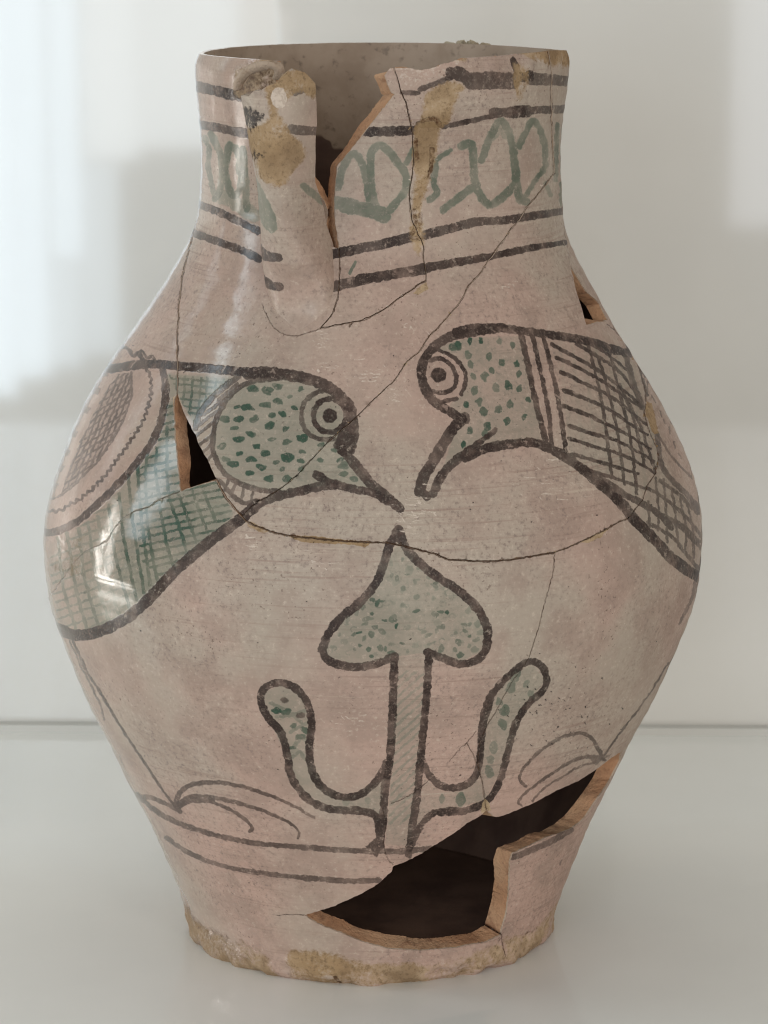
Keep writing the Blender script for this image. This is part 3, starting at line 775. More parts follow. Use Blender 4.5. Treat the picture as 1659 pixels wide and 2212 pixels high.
def glaze(name, ims, gloss_by_angle=True):
    q = NT(name)
    tc = q.n('ShaderNodeTexCoord')
    ob, uv = tc.outputs['Object'], tc.outputs['UV']
    im = []
    for k in ims:
        t_ = q.n('ShaderNodeTexImage', extension='EXTEND', interpolation='Linear')
        t_.image = k
        q.l(uv, t_.inputs['Vector'])
        s = q.n('ShaderNodeSeparateColor')
        q.l(t_.outputs['Color'], s.inputs[0])
        im += [s.outputs[0], s.outputs[1], s.outputs[2]]
    dark, green, tan, crack, black, white = im
    n1 = q.noise(ob, 14, 5)
    n2 = q.noise(ob, 55, 6, .6)
    n3 = q.noise(ob, 620, 5, .7)
    n4 = q.noise(ob, 1500, 2)
    lines = q.noise(q.mapped(ob, (18, 18, 900)), 1, 5, .65)
    patch = q.ramp(q.noise(ob, 11, 3), .40, .60, .12, 1.0)
    pits = q.noise(ob, 900, 2, .5)
    base = q.mix(q.ramp(n1, .38, .62), (0.372, 0.308, 0.246), (0.412, 0.292, 0.236))
    sz = q.n('ShaderNodeSeparateXYZ')
    q.l(ob, sz.inputs[0])
    base = q.mix(q.math('MULTIPLY', q.ramp(sz.outputs[2], .15, .05), q.ramp(n1, .35, .6, .2, .75)), base, (0.455, 0.300, 0.240))
    base = q.mix(q.ramp(n2, .42, .68, 0, .6), base, (0.278, 0.203, 0.162))
    base = q.mix(q.math('MULTIPLY', patch, q.ramp(lines, .52, .70, 0, .8)), base, (0.265, 0.182, 0.143))
    base = q.mix(q.math('MULTIPLY', patch, q.ramp(lines, .24, .42, .6, 0)), base, (0.52, 0.425, 0.335))
    base = q.mix(q.math('MULTIPLY', q.ramp(n3, .50, .70, 0, .8), q.ramp(q.noise(ob, 22, 3), .38, .62, .25, 1)), base, (0.20, 0.147, 0.123))
    base = q.mix(q.ramp(n3, .30, .45, .5, 0), base, (0.54, 0.445, 0.355))
    base = q.mix(q.math('MULTIPLY', q.ramp(pits, .64, .71, 0, .8), q.ramp(q.noise(ob, 30, 2), .45, .65, .08, 1)), base, (0.15, 0.10, 0.075))
    # copper green wash
    gcol = q.mix(q.ramp(n3, .35, .65), (0.018, 0.042, 0.028), (0.048, 0.084, 0.055))
    gf = q.math('MULTIPLY', green, q.ramp(n2, .25, .75, .7, 1.12), True)
    gf = q.math('MULTIPLY', gf, q.ramp(n3, .25, .5, .62, 1.0), True)
    gf = q.math('POWER', gf, 1.5)
    c = q.mix(q.ramp(gf, 0, .3, 0, .4), base, (0.33, 0.325, 0.25))
    c = q.mix(gf, c, gcol)
    # manganese lines
    nd = q.noise(ob, 130, 4, .65)
    nf = q.noise(ob, 380, 3, .6)
    dcol = q.mix(q.ramp(n3, .35, .62), (0.014, 0.0085, 0.007), (0.042, 0.027, 0.022))
    dcol = q.mix(q.ramp(nd, .46, .66, 0, .85), dcol, (0.095, 0.062, 0.049))
    df = q.math('MULTIPLY', dark, q.ramp(n3, .25, .52, .66, 1.0), True)
    df = q.math('MULTIPLY', df, q.ramp(nd, .55, .75, 1.0, .78), True)
    df = q.math('MULTIPLY', df, q.ramp(nf, .60, .70, 1.0, .45), True)
    df = q.math('MULTIPLY', df, q.ramp(n4, .2, .5, .8, 1.0), True)
    c = q.mix(df, c, dcol)
    # bare worn body under lost glaze
    tcol = q.mix(q.ramp(n1, .40, .60), (0.32, 0.21, 0.105), (0.50, 0.375, 0.235))
    tcol = q.mix(q.ramp(n2, .42, .66, 0, .75), tcol, (0.20, 0.125, 0.06))
    tcol = q.mix(q.ramp(n3, .48, .70, 0, .7), tcol, (0.13, 0.08, 0.04))
    edge = q.math('ADD', q.math('ADD', tan, q.ramp(n2, .3, .7, -.34, .34)), q.ramp(n3, .3, .7, -.2, .2))
    edge = q.math('MULTIPLY', edge, q.ramp(tan, 0, .15))
    tf = q.ramp(edge, .22, .72)
    c = q.mix(q.math('MULTIPLY', tf, .88), c, tcol)
    c = q.mix(q.ramp(q.math('ADD', white, q.ramp(n3, .3, .7, -.3, .3)), .25, .8, 0, .75), c, (0.60, 0.51, 0.42))  # pale scuffs together with the glints painted into the colour
    bf = q.ramp(q.math('ADD', black, q.ramp(n3, .3, .7, -.35, .35)), .3, .75)
    c = q.mix(q.math('MULTIPLY', bf, .9), c, (0.022, 0.017, 0.016))
    c = q.mix(q.math('MULTIPLY', q.ramp(q.math('ADD', crack, q.math('MULTIPLY', q.ramp(n3, .3, .7, -.35, .2), q.ramp(crack, 0, .1))), .15, .9), .9), c, q.mix(n2, (0.030, 0.016, 0.010), (0.11, 0.05, 0.022)))
    q.l(c, q.b.inputs['Base Color'])
    # gloss: well kept glaze on one flank, worn elsewhere
    sx = q.n('ShaderNodeSeparateXYZ')
    q.l(ob, sx.inputs[0])
    keep = q.ramp(q.math('ADD', q.math('ARCTAN2', sx.outputs[0], q.math('MULTIPLY', sx.outputs[1], -1.0)), q.ramp(n1, .3, .7, -.14, .14)), -.74, -.44, 1, 0) if gloss_by_angle else q.ramp(n1, .3, .7, .15, .55)
    rough = q.math('ADD', q.math('MULTIPLY', keep, -.43), q.ramp(n2, .3, .7, .47, .60))
    rough = q.math('ADD', rough, q.math('MULTIPLY', tf, .4), True)
    rough = q.math('ADD', rough, q.ramp(n3, .3, .7, -.04, .06), True)
    q.l(rough, q.b.inputs['Roughness'])
    q.l(q.math('ADD', q.math('MULTIPLY', keep, .28), .20), q.b.inputs['Specular IOR Level'])
    h = q.math('ADD', q.math('MULTIPLY', crack, -1.4), q.math('MULTIPLY', tf, -.7))
    h = q.math('ADD', h, q.math('MULTIPLY', df, .12))
    h = q.math('ADD', h, q.math('MULTIPLY', bf, -.6))
    nrm = q.bump(h, .8, .0006)
    fine = q.math('ADD', q.math('MULTIPLY', n3, .30), q.math('MULTIPLY', lines, .22))
    fine = q.math('ADD', fine, q.math('MULTIPLY', q.math('MULTIPLY', n3, tf), 2.2))
    nrm = q.bump(fine, .5, .0004, nrm)
    nrm = q.bump(n2, .35, .0010, nrm)
    for nd_ in q.t.nodes:
        if nd_.type == 'BUMP' and nd_.inputs['Distance'].default_value > .00045 - .0001 and not nd_.inputs['Strength'].is_linked and nd_.inputs['Strength'].default_value < .6:
            q.l(q.math('MULTIPLY', q.math('SUBTRACT', 1.0, q.math('MULTIPLY', keep, .74)), nd_.inputs['Strength'].default_value), nd_.inputs['Strength'])
    q.l(nrm, q.b.inputs['Normal'])
    return q.m


def clay(name, cols, scale=210, bump=.0012, rough=.9):
    q = NT(name)
    tc = q.n('ShaderNodeTexCoord')
    ob = tc.outputs['Object']
    a = q.noise(ob, scale, 6, .65)
    b = q.noise(ob, scale * .25, 4)
    d = q.noise(ob, scale * 5, 3)
    c = q.mix(q.ramp(b, .35, .65), cols[0], cols[1])
    c = q.mix(q.ramp(a, .45, .72, 0, .8), c, cols[2])
    c = q.mix(q.ramp(d, .6, .75, 0, .5), c, tuple(x * .4 for x in cols[2]))
    q.l(c, q.b.inputs['Base Color'])
    q.b.inputs['Roughness'].default_value = rough
    n_ = q.bump(q.math('ADD', a, q.math('MULTIPLY', d, .35)), .9, bump)
    q.l(n_, q.b.inputs['Normal'])
    return q.m


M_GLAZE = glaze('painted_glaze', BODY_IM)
M_BREAK = clay('broken_earthenware', [(0.41, 0.215, 0.112), (0.48, 0.295, 0.172), (0.24, 0.115, 0.06)])
M_EDGE = clay('glaze_edge', [(0.42, 0.32, 0.24), (0.48, 0.38, 0.29), (0.30, 0.19, 0.12)])
M_BASE = clay('bare_base_clay', [(0.42, 0.30, 0.17), (0.48, 0.36, 0.23), (0.22, 0.15, 0.09)])


def inner_mat():
    q = NT('inner_wall')
    tc = q.n('ShaderNodeTexCoord')
    ob = tc.outputs['Object']
    a = q.noise(ob, 60, 6, .6)
    b = q.noise(ob, 300, 4)
    s = q.n('ShaderNodeSeparateXYZ')
    q.l(ob, s.inputs[0])
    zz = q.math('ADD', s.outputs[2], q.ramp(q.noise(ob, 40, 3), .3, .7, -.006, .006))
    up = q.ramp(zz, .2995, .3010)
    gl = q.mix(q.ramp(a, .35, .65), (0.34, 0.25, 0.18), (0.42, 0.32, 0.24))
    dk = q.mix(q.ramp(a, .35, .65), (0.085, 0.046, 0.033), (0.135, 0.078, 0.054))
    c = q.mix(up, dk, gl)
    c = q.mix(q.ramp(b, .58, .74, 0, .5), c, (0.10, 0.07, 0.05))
    q.l(c, q.b.inputs['Base Color'])
    q.b.inputs['Roughness'].default_value = .6
    q.l(q.bump(a, .5, .0008), q.b.inputs['Normal'])
    return q.m


M_INNER = inner_mat()


def painted_panel(name, colr, rough, coat, mott=.03):
    q = NT(name)
    tc = q.n('ShaderNodeTexCoord')
    ob = tc.outputs['Object']
    n = q.noise(ob, 7, 4)
    f = q.noise(ob, 900, 3)
    c = q.mix(q.ramp(n, .3, .7), tuple(x * (1 - mott) for x in colr), tuple(min(1, x * (1 + mott)) for x in colr))
    c = q.mix(q.ramp(f, .66, .78, 0, .12), c, (.4, .38, .34))
    q.l(c, q.b.inputs['Base Color'])
    q.b.inputs['Roughness'].default_value = rough
    q.b.inputs['Coat Weight'].default_value = coat
    q.b.inputs['Coat Roughness'].default_value = .05
    q.b.inputs['Coat IOR'].default_value = 1.72 if coat > .9 else 1.5
    q.l(q.bump(f, .08, .0003), q.b.inputs['Normal'])
    return q.m


M_PANEL = painted_panel('back_panel_paint', (0.60, 0.595, 0.56), .55, 1.0)
M_PLINTH = painted_panel('plinth_paint', (0.80, 0.81, 0.78), .45, .45)
M_JOINT = painted_panel('joint_grey', (0.54, 0.54, 0.51), .6, 0)


# ------------------------------------------------------------------ mesh helper
def link(name, verts, faces, mats, mat_idx=None, uvs=None, parent=None, smooth=True):
    me = bpy.data.meshes.new(name)
    me.from_pydata([tuple(v) for v in verts], [], [tuple(f) for f in faces])
    for m in mats:
        me.materials.append(m)
    if mat_idx is not None:
        me.polygons.foreach_set('material_index', np.asarray(mat_idx, np.int32))
    me.polygons.foreach_set('use_smooth', np.full(len(me.polygons), smooth))
    if uvs is not None:
        lay = me.uv_layers.new(name='UVMap')
        vi = np.empty(len(me.loops), np.int32)
        me.loops.foreach_get('vertex_index', vi)
        lay.data.foreach_set('uv', np.asarray(uvs, np.float32)[vi].ravel())
    me.update()
    o = bpy.data.objects.new(name, me)
    col.objects.link(o)
    if parent is not None:
        o.parent = parent
    return o


def box(name, x0, x1, y0, y1, z0, z1, mat, parent=None, bev=0.0):
    v = [(x, y, z) for x in (x0, x1) for y in (y0, y1) for z in (z0, z1)]
    f = [(0, 1, 3, 2), (4, 6, 7, 5), (0, 4, 5, 1), (2, 3, 7, 6), (0, 2, 6, 4), (1, 5, 7, 3)]
    o = link(name, v, f, [mat], parent=parent, smooth=False)
    if bev:
        b = o.modifiers.new('bevel', 'BEVEL')
        b.width, b.segments = bev, 3
    return o


# ------------------------------------------------------------------ the setting: plinth, back panel
pl = box('plinth', -0.66, 0.66, -0.55, 0.40, -0.06, 0.0, M_PLINTH, bev=.002)
pl['kind'] = 'structure'
bp = box('back_wall', -0.9, 0.9, 0.0, 0.03, -0.02, 0.95, M_PANEL)
bp.location = (0, WALL_Y, 0.0025)
bp.rotation_euler = (0, 0, YAW)
bp['kind'] = 'structure'
jt = box('joint_strip', -0.9, 0.9, -0.007, -0.0005, -0.004, 0.0012, M_JOINT, parent=bp, bev=.0004)

# ------------------------------------------------------------------ jar
jar = bpy.data.objects.new('jar', None)
jar.empty_display_size = .05
col.objects.link(jar)
jar['label'] = 'mended earthenware jar painted with two facing birds, broken spout and missing sherds, on white plinth'
jar['category'] = 'jar'

KX = 0.1


def toab(px):
    a = unproject(px)
    return np.stack([a[:, 0] * KX, a[:, 1]], -1)


def resample(p, step, jit, closed=False):
    if closed:
        p = np.vstack([p, p[:1]])
    seg = np.hypot(*np.diff(p, axis=0).T)
    s = np.concatenate([[0], np.cumsum(seg)])
    n = max(2, int(s[-1] / step))
    q = np.linspace(0, s[-1], n + 1)
    out = np.stack([np.interp(q, s, p[:, 0]), np.interp(q, s, p[:, 1])], -1)
    if closed:
        out = out[:-1]
    if jit:
        k = RNG.normal(0, jit, out.shape)
        if not closed:
            k[0] = k[-1] = 0
        out = out + k
    return out


def front_top(x):
    a = unproject([(x, 150.)])[0]
    return [a[0] * KX, ZR + .01]


hn = toab(HN)
hn_top = toab(P('2', [(720, 176), (560, 196), (535, 236), (500, 246), (400, 262), (300, 246), (190, 250), (165, 290), (185, 345), (210, 400)]))
hole_neck = np.vstack([[front_top(1020)], hn_top, hn, [front_top(589)]])
hole_left = toab(HL)
up, lo = toab(HB_up), toab(HB_lo)
side = np.array([up[-1] + (.0085, -.006), (up[-1] + lo[0]) / 2 + (.0095, -.002), lo[0] + (.003, .004)])
hole_low = np.vstack([up, side, lo])
hole_right = toab(HR)
HOLES = [resample(h, .0011, .00009, True) for h in (hole_neck, hole_left, hole_low, hole_right)]


def inside(poly, q):
    ins = np.zeros(len(q), bool)
    for i in range(len(poly)):
        a, b = poly[i], poly[i - 1]
        if a[1] == b[1]:
            continue
        ins ^= ((a[1] > q[:, 1]) != (b[1] > q[:, 1])) & (q[:, 0] < (b[0] - a[0]) * (q[:, 1] - a[1]) / (b[1] - a[1]) + a[0])
    return ins


def ext(p, d):
    return p


cr = {}
for k, c in (('C1', C1), ('C2a', C2a), ('C2b', C2b), ('C2c', C2c), ('C3', C3), ('C4', C4), ('C5', C5), ('C5b', np.vstack([C5b, C5c])), ('C6', C6), ('C7', C7), ('C8', C8), ('C10', C10), ('CR', CR)):
    cr[k] = toab(c)
PI = math.pi
cr['C3'] = np.vstack([cr['C3'], [(-R(100) * KX, .285), (-R(108) * KX, ZR + .01)]])
cr['C4'] = np.vstack([cr['C4'], [(-R(110) * KX, .118), (-R(150) * KX, .128), (-PI * KX - .01, .12)]])
cr['CR'] = np.vstack([cr['CR'], [(R(98) * KX, .295), (R(106) * KX, ZR + .01)]])
cr['C7'] = np.vstack([[(cr['C7'][0][0], ZR + .01)], cr['C7']])
cr['C6'] = np.vstack([cr['C6'], [(cr['C6'][-1][0] - .0008, ZR + .01)]])
cr['C10'] = np.vstack([cr['C10'], [(cr['C10'][-1][0] + .0006, -.01)]])
# joints that end at a hole run a little into it, so that the pieces part cleanly
def nudge(k, end, target):
    c = cr[k]
    t_ = np.asarray(target)
    if end == 0:
        cr[k] = np.vstack([[t_], c])
    else:
        cr[k] = np.vstack([c, [t_]])


nudge('C3', 0, hole_left.mean(0)); nudge('C4', 0, hole_left.mean(0)); nudge('C2a', 0, hole_left.mean(0))
nudge('C5', 0, toab(P('1', [(1060, 1340)]))[0]); nudge('C8', 1, toab(P('8', [(320, 1080)]))[0]); nudge('C10', 0, toab(P('8', [(330, 1660)]))[0])
nudge('C2c', 1, hole_right.mean(0)); nudge('CR', 0, hole_right.mean(0))

W = PI * KX
V2, E2, EK = [], [], []


def add_chain(p, closed, kind):
    i0 = len(V2)
    V2.extend(p.tolist())
    n = len(p)
    for i in range(n if closed else n - 1):
        E2.append((i0 + i, i0 + (i + 1) % n))
        EK.append(kind)


# frame of the unrolled wall
fr = [(-W, 0), (W, 0), (W, ZR), (-W, ZR)]
thb = np.concatenate([np.radians(np.arange(-180, -110, 4.)), np.radians(np.arange(-110, 110, .8)), np.radians(np.arange(110, 180.1, 4.))]) * KX
thb[0], thb[-1] = -W, W
add_chain(np.stack([thb, 0 * thb], -1), False, 0)
add_chain(np.stack([thb, 0 * thb + ZR], -1), False, 0)
zb = np.linspace(0, ZR, 140)
add_chain(np.stack([0 * zb - W, zb], -1), False, 0)
add_chain(np.stack([0 * zb + W, zb], -1), False, 0)
for h in HOLES:
    add_chain(h, True, 1)
for k, c in cr.items():
    c = resample(c, .0016, .00012)
    keep = (c[:, 1] > -.02)
    add_chain(c[keep], False, 3 if k in ('C4', 'C8', 'C7') else 2)
cons = np.array(V2)
zg = np.concatenate([np.arange(.0012, .026, .0012), np.arange(.0275, ZR - .006, .0023), np.arange(ZR - .005, ZR - .0005, .0009)])
pts = []
for i, z in enumerate(zg):
    tt = thb[1:-1] if (z < .026 or z > ZR - .006) else np.concatenate([np.radians(np.arange(-176, -108, 4.)), np.radians(np.arange(-108, 108.1, 1.6)), np.radians(np.arange(112, 178, 4.))]) * KX
    pts.append(np.stack([tt, np.full(len(tt), z)], -1))
pts = np.vstack(pts)
dmin = np.full(len(pts), 9.)
for c0 in range(0, len(cons), 400):
    cc = cons[c0:c0 + 400]
    d = np.hypot(pts[:, None, 0] - cc[None, :, 0], pts[:, None, 1] - cc[None, :, 1]).min(1)
    dmin = np.minimum(dmin, d)
pts = pts[dmin > .0006]
allv = [Vector(v) for v in V2] + [Vector(p) for p in pts.tolist()]
ov, oe, of, _, oeo, _ = delaunay_2d_cdt(allv, E2, [], 0, 1e-7, True)
ov = np.array([(v[0], v[1]) for v in ov])
of = np.array([tuple(f) for f in of])
cen = ov[of].mean(1)
drop = (cen[:, 1] > ZR) | (cen[:, 1] < 0) | (np.abs(cen[:, 0]) > W)
hole_of = np.full(len(of), -1)
for hi, h in enumerate(HOLES):
    m = inside(h, cen)
    drop |= m
of = of[~drop]
crack_edges = {}
for e, o in zip(oe, oeo):
    kk = [EK[k] for k in o if k < len(EK) and EK[k] >= 2]
    if kk:
        crack_edges[(min(e), max(e))] = .00014 if 2 in kk else .00005
# flood fill over faces that share an edge which is no joint
emap = {}
for fi, f in enumerate(of):
    for a, b in ((f[0], f[1]), (f[1], f[2]), (f[2], f[0])):
        emap.setdefault((min(a, b), max(a, b)), []).append(fi)
par = list(range(len(of)))


def find(a):
    while par[a] != a:
        par[a] = par[par[a]]
        a = par[a]
    return a


for e, fs in emap.items():
    if len(fs) == 2 and e not in crack_edges:
        par[find(fs[0])] = find(fs[1])
reg = np.array([find(i) for i in range(len(of))])
ids, cnt = np.unique(reg, return_counts=True)
order = ids[np.argsort(-cnt)]
print('regions', sorted(cnt.tolist(), reverse=True)[:14])
# slivers join their largest neighbour
big = set(i for i, c in zip(ids, cnt) if c > 60)
for _ in range(6):
    for e, fs in emap.items():
        if len(fs) == 2:
            a, b = reg[fs[0]], reg[fs[1]]
            if a in big and b not in big:
                reg[reg == b] = a
            elif b in big and a not in big:
                reg[reg == a] = b


def wall_thick(z):
    return np.interp(z, [0, .03, .10, .22, .28, .325, ZR], [.0085, .0075, .0065, .006, .0052, .0048, .0035])


def outer_off(th, z):
    """hand-thrown unevenness, rounded lip, chipped foot"""
    p = np.stack([np.sin(th), np.cos(th), z * 9], -1)
    o = .00045 * vnoise(p * 3.1 + 7) + .00016 * vnoise(p * 9 + 3)
    o = o + .00012 * np.sin(z * 900 + 2 * np.sin(z * 140))
    o = o - .0016 * np.clip((z - (ZR - .005)) / .005, 0, 1) ** 2
    q = np.stack([np.sin(th) * .0713, np.cos(th) * .0713, z], -1)
    foot = np.clip((.024 + .010 * vnoise(q * 60) - z) / .010, 0, 1)
    o = o + foot * (.0006 * vnoise(q * 260 + 5) + .0007 * vnoise(q * 120 + 9) - .0002)
    o = o - np.clip((.0045 + .003 * vnoise(q * 110 + 31) - z) / .006, 0, 1) ** 2 * .0040
    o = o - .0034 * np.clip((vnoise(q * 85 + 17) - .35) / .5, 0, 1) * np.clip((.013 - z) / .007, 0, 1)
    o = o - .0016 * np.clip((vnoise(q * 260 + 71) - .2) / .5, 0, 1) * np.clip((.010 - z) / .005, 0, 1)
    rimw = np.clip((z - (ZR - .012)) / .010, 0, 1) * np.clip((th - .25) / .2, 0, 1)
    o = o + rimw * (.0007 * vnoise(q * 220 + 2) - .0003)
    return o


def inner_shift(b):
    """how far the break face slants: the inner lip of a hole against its outer edge"""
    s = np.zeros_like(b)
    hnp = HOLES[0]
    dn = np.array([np.hypot(*(hnp - p).T).min() for p in b])
    right = (dn < .0004) & (b[:, 0] > toab(P('1', [(1045, 1000)]))[0, 0] - .001) & (b[:, 1] < ZR - .002)
    s[right, 0] = -.0062
    dl = np.array([np.hypot(*(HOLES[2] - p).T).min() for p in b])
    low = dl < .0004
    s[low, 0] += np.where(b[low, 0] > .02, -.0016, 0)
    s[low, 1] += np.where(b[low, 1] < .03, .0022, 0)
    return s


LABELS = {}
GAP = .00013
for k, rid in enumerate([i for i in order if i in big]):
    F = of[reg == rid]
    used, inv = np.unique(F, return_inverse=True)
    F = inv.reshape(-1, 3)
    P2 = ov[used].copy()
    # boundary edges, directed with the face
    edir = {}
    for f in F:
        for a, b in ((f[0], f[1]), (f[1], f[2]), (f[2], f[0])):
            if (b, a) in edir:
                del edir[(b, a)]
            else:
                edir[(a, b)] = 1
    # draw joint edges back a hair
    push = np.zeros_like(P2)
    gp = np.zeros((len(P2), 1))
    for (a, b) in edir:
        e = (min(used[a], used[b]), max(used[a], used[b]))
        if e in crack_edges:
            d = P2[b] - P2[a]
            nn = np.array([-d[1], d[0]]) / max(np.hypot(*d), 1e-9)
            push[a] += nn
            push[b] += nn
            gp[a] = gp[b] = crack_edges[e]
    ln = np.hypot(push[:, 0], push[:, 1])[:, None]
    P2 = P2 + np.where(ln > 1e-6, push / np.maximum(ln, 1e-6), 0) * gp
    th, z = P2[:, 0] / KX, P2[:, 1]
    lift = random.uniform(-.00030, .00030)
    out = surf(th, z, outer_off(th, z) + lift)
    out[:, 2] += rim_rise(th, z)
    bverts = sorted({v for e in edir for v in e})
    bi = {v: i for i, v in enumerate(bverts)}
    Q2 = P2.copy()
    Q2[bverts] += inner_shift(P2[bverts])
    hb = np.array([min(np.hypot(*(h - p_).T).min() for h in HOLES) < .0004 for p_ in P2[bverts]])
    nq = np.concatenate([P2[bverts], np.zeros((len(bverts), 1))], 1)
    Q2[bverts] += hb[:, None] * (.0013 * np.stack([vnoise(nq * 110 + 3), vnoise(nq * 110 + 33)], -1) + .0002 * np.stack([vnoise(nq * 330 + 3), vnoise(nq * 330 + 33)], -1))
    tq, zq = Q2[:, 0] / KX, np.clip(Q2[:, 1], 0, ZR)
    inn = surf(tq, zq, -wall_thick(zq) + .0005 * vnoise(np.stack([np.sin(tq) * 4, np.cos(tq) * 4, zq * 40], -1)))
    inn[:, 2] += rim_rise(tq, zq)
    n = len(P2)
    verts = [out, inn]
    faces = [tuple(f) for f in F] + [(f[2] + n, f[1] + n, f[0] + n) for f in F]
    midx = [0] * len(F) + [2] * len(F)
    # broken faces: rows between outer and inner edge, roughened
    base = 2 * n
    rows = 4
    tw_, zw_ = random.uniform(-.0007, .0007), random.uniform(-.00008, .00008)
    if k not in (0,):
        rot_ = np.array([[math.cos(tw_), -math.sin(tw_), 0], [math.sin(tw_), math.cos(tw_), 0], [0, 0, 1]])
        out[:] = out @ rot_.T + np.array([0, 0, abs(zw_)])
        inn[:] = inn @ rot_.T + np.array([0, 0, abs(zw_)])
    bo, bn = out[bverts], inn[bverts]
    for r in range(rows + 1):
        f_ = (0, .09, .38, .68, 1)[r]
        row = bo * (1 - f_) + bn * f_
        if 0 < r < rows:
            row = row + .00004 * np.stack([vnoise(row * 900 + s) for s in (1, 21, 41)], -1)
        verts.append(row)
    m = len(bverts)
    for (a, b) in edir:
        rimface = (P2[a][1] > ZR - 1e-4 and P2[b][1] > ZR - 1e-4)
        for r in range(rows):
            i0, i1 = base + r * m + bi[a], base + r * m + bi[b]
            faces.append((i1, i0, i0 + m, i1 + m))
            midx.append(0 if rimface else (3 if r == 0 else 1))
    verts = np.vstack(verts)
    uv = np.zeros((len(verts), 2), np.float32)
    uv[:n, 0] = (th + TMAX) / (2 * TMAX)
    uv[:n, 1] = np.clip(z / ZR, 0.0005, .9995)
    for r in range(rows + 1):
        uv[base + r * m: base + (r + 1) * m] = uv[bverts]
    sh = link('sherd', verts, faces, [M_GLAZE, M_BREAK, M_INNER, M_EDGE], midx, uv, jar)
    c = (P2[F].mean(1)).mean(0)
    print('sherd', len(F), round(math.degrees(c[0] / KX)), round(c[1], 3))

# floor of the jar
ang = np.linspace(0, 2 * PI, 96, endpoint=False)
rings = [(.0001, .006), (.066, .006), (.0665, .0085), (.0675, .0125), (.060, .0135), (.0001, .0125)]
v = np.vstack([np.stack([axis_x(0) + r * np.sin(ang), -r * np.cos(ang), 0 * ang + z + .0006 * vnoise(np.stack([np.sin(ang) * r * 90, np.cos(ang) * r * 90, 0 * ang], -1))], -1) for r, z in rings])
f = [(i * 96 + j, i * 96 + (j + 1) % 96, (i + 1) * 96 + (j + 1) % 96, (i + 1) * 96 + j) for i in range(len(rings) - 1) for j in range(96)]
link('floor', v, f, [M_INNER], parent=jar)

# ------------------------------------------------------------------ pinched spout: a bowed wall standing out from the neck
b_th, b_z = unproject([(648., 712.)])[0]
TC = R(-26.3)
nz, nphi = 90, 48
z_top = .3372
tt = np.linspace(0, 1, nz)
phi = np.linspace(PI, 0, nphi)


def spout_pt(t_, ph, inset=0.0):
    z = z_top + (b_z - z_top) * t_
    tc = TC + (b_th - TC) * t_
    rb = rad(z)
    crest = (rad(np.array(z_top)) + .0285) * (1 - t_) + (rad(np.array(b_z)) + .0002) * t_
    # the crest sinks into the wall at the foot
    h = np.maximum(crest - rb, 0) * np.clip((1 - t_) / .25, 0, 1) ** .7 + .0055 * np.sin(PI * np.clip(t_, 0, 1)) * (1 - t_) + .0035 * np.clip(1 - t_ / .16, 0, 1) ** 2
    w = np.interp(t_, [0, .2, .45, .8, 1], [.0176, .0148, .0126, .0136, .0134]) - inset
    w = w * np.sqrt(np.clip(1 - np.clip((t_ - .82) / .18, 0, 1) ** 2 * .98, 0, 1))
    s = np.sin(ph)
    rf = np.interp(t_, [0, .22, .40, .62, .80, 1], [1, .98, .78, .55, .72, 1])
    lat = w * np.cos(ph) * np.where(np.cos(ph) > 0, rf, np.interp(t_, [0, .4, .7, 1], [1, 1.14, 1.3, 1.1]))
    hh = np.maximum(h - inset, 0) * np.abs(s) ** .9
    r = rb - .0016 - (np.abs(np.cos(ph)) ** 6) * .0012 + hh + .0016 * np.abs(s) - .25 * inset
    er = np.stack([np.sin(tc), -np.cos(tc), 0 * tc], -1)
    et = np.stack([np.cos(tc), np.sin(tc), 0 * tc], -1)
    base_c = np.sqrt(np.maximum(r ** 2 - lat ** 2, 1e-6)) if False else r - lat ** 2 / (2 * rb) * (1 - np.abs(s))
    p = er * base_c[..., None] + et * lat[..., None]
    p[..., 0] += axis_x(z)
    p[..., 2] = z
    return p


TG, PG = np.meshgrid(tt, phi, indexing='ij')
# broken upper edge: lower towards the left, high right of centre
top_cut = np.interp(1 - phi / PI, [0, .12, .3, .5, .72, .86, .94, 1], [.130, .128, .126, .118, .074, .028, .040, .085])
top_cut = top_cut + .006 * vnoise(np.stack([phi * 5, 0 * phi, 0 * phi], -1))
T2 = top_cut[None] + (1 - top_cut[None]) * TG
# the right flank is broken away above the foot
end = np.interp(T2, [0, .45, .62, .75, 1], [R(30), R(26), R(8), 0, 0])
PH = PI - (PI - end) * (1 - PG / PI)
so = spout_pt(T2, PH)
so += (.0004 * vnoise(so * 90 + 3) + .00025 * vnoise(so * 260))[..., None] * np.array([-.43, -.9, 0])
si = spout_pt(T2, PH, .0042)
X, Y = project(so)
# own image for the spout, sampled from the strokes over its own surface
hh_, ww_ = 900, 500
gi = np.linspace(0, nz - 1, hh_)
gj = np.linspace(0, nphi - 1, ww_)


def upsample(A):
    i = np.clip(gi.astype(int), 0, nz - 2)
    fi = (gi - i)[:, None]
    B = A[i] * (1 - fi) + A[i + 1] * fi
    j = np.clip(gj.astype(int), 0, nphi - 2)
    fj = (gj - j)[None]
    return B[:, j] * (1 - fj) + B[:, j + 1] * fj


XU, YU = upsample(X), upsample(Y)
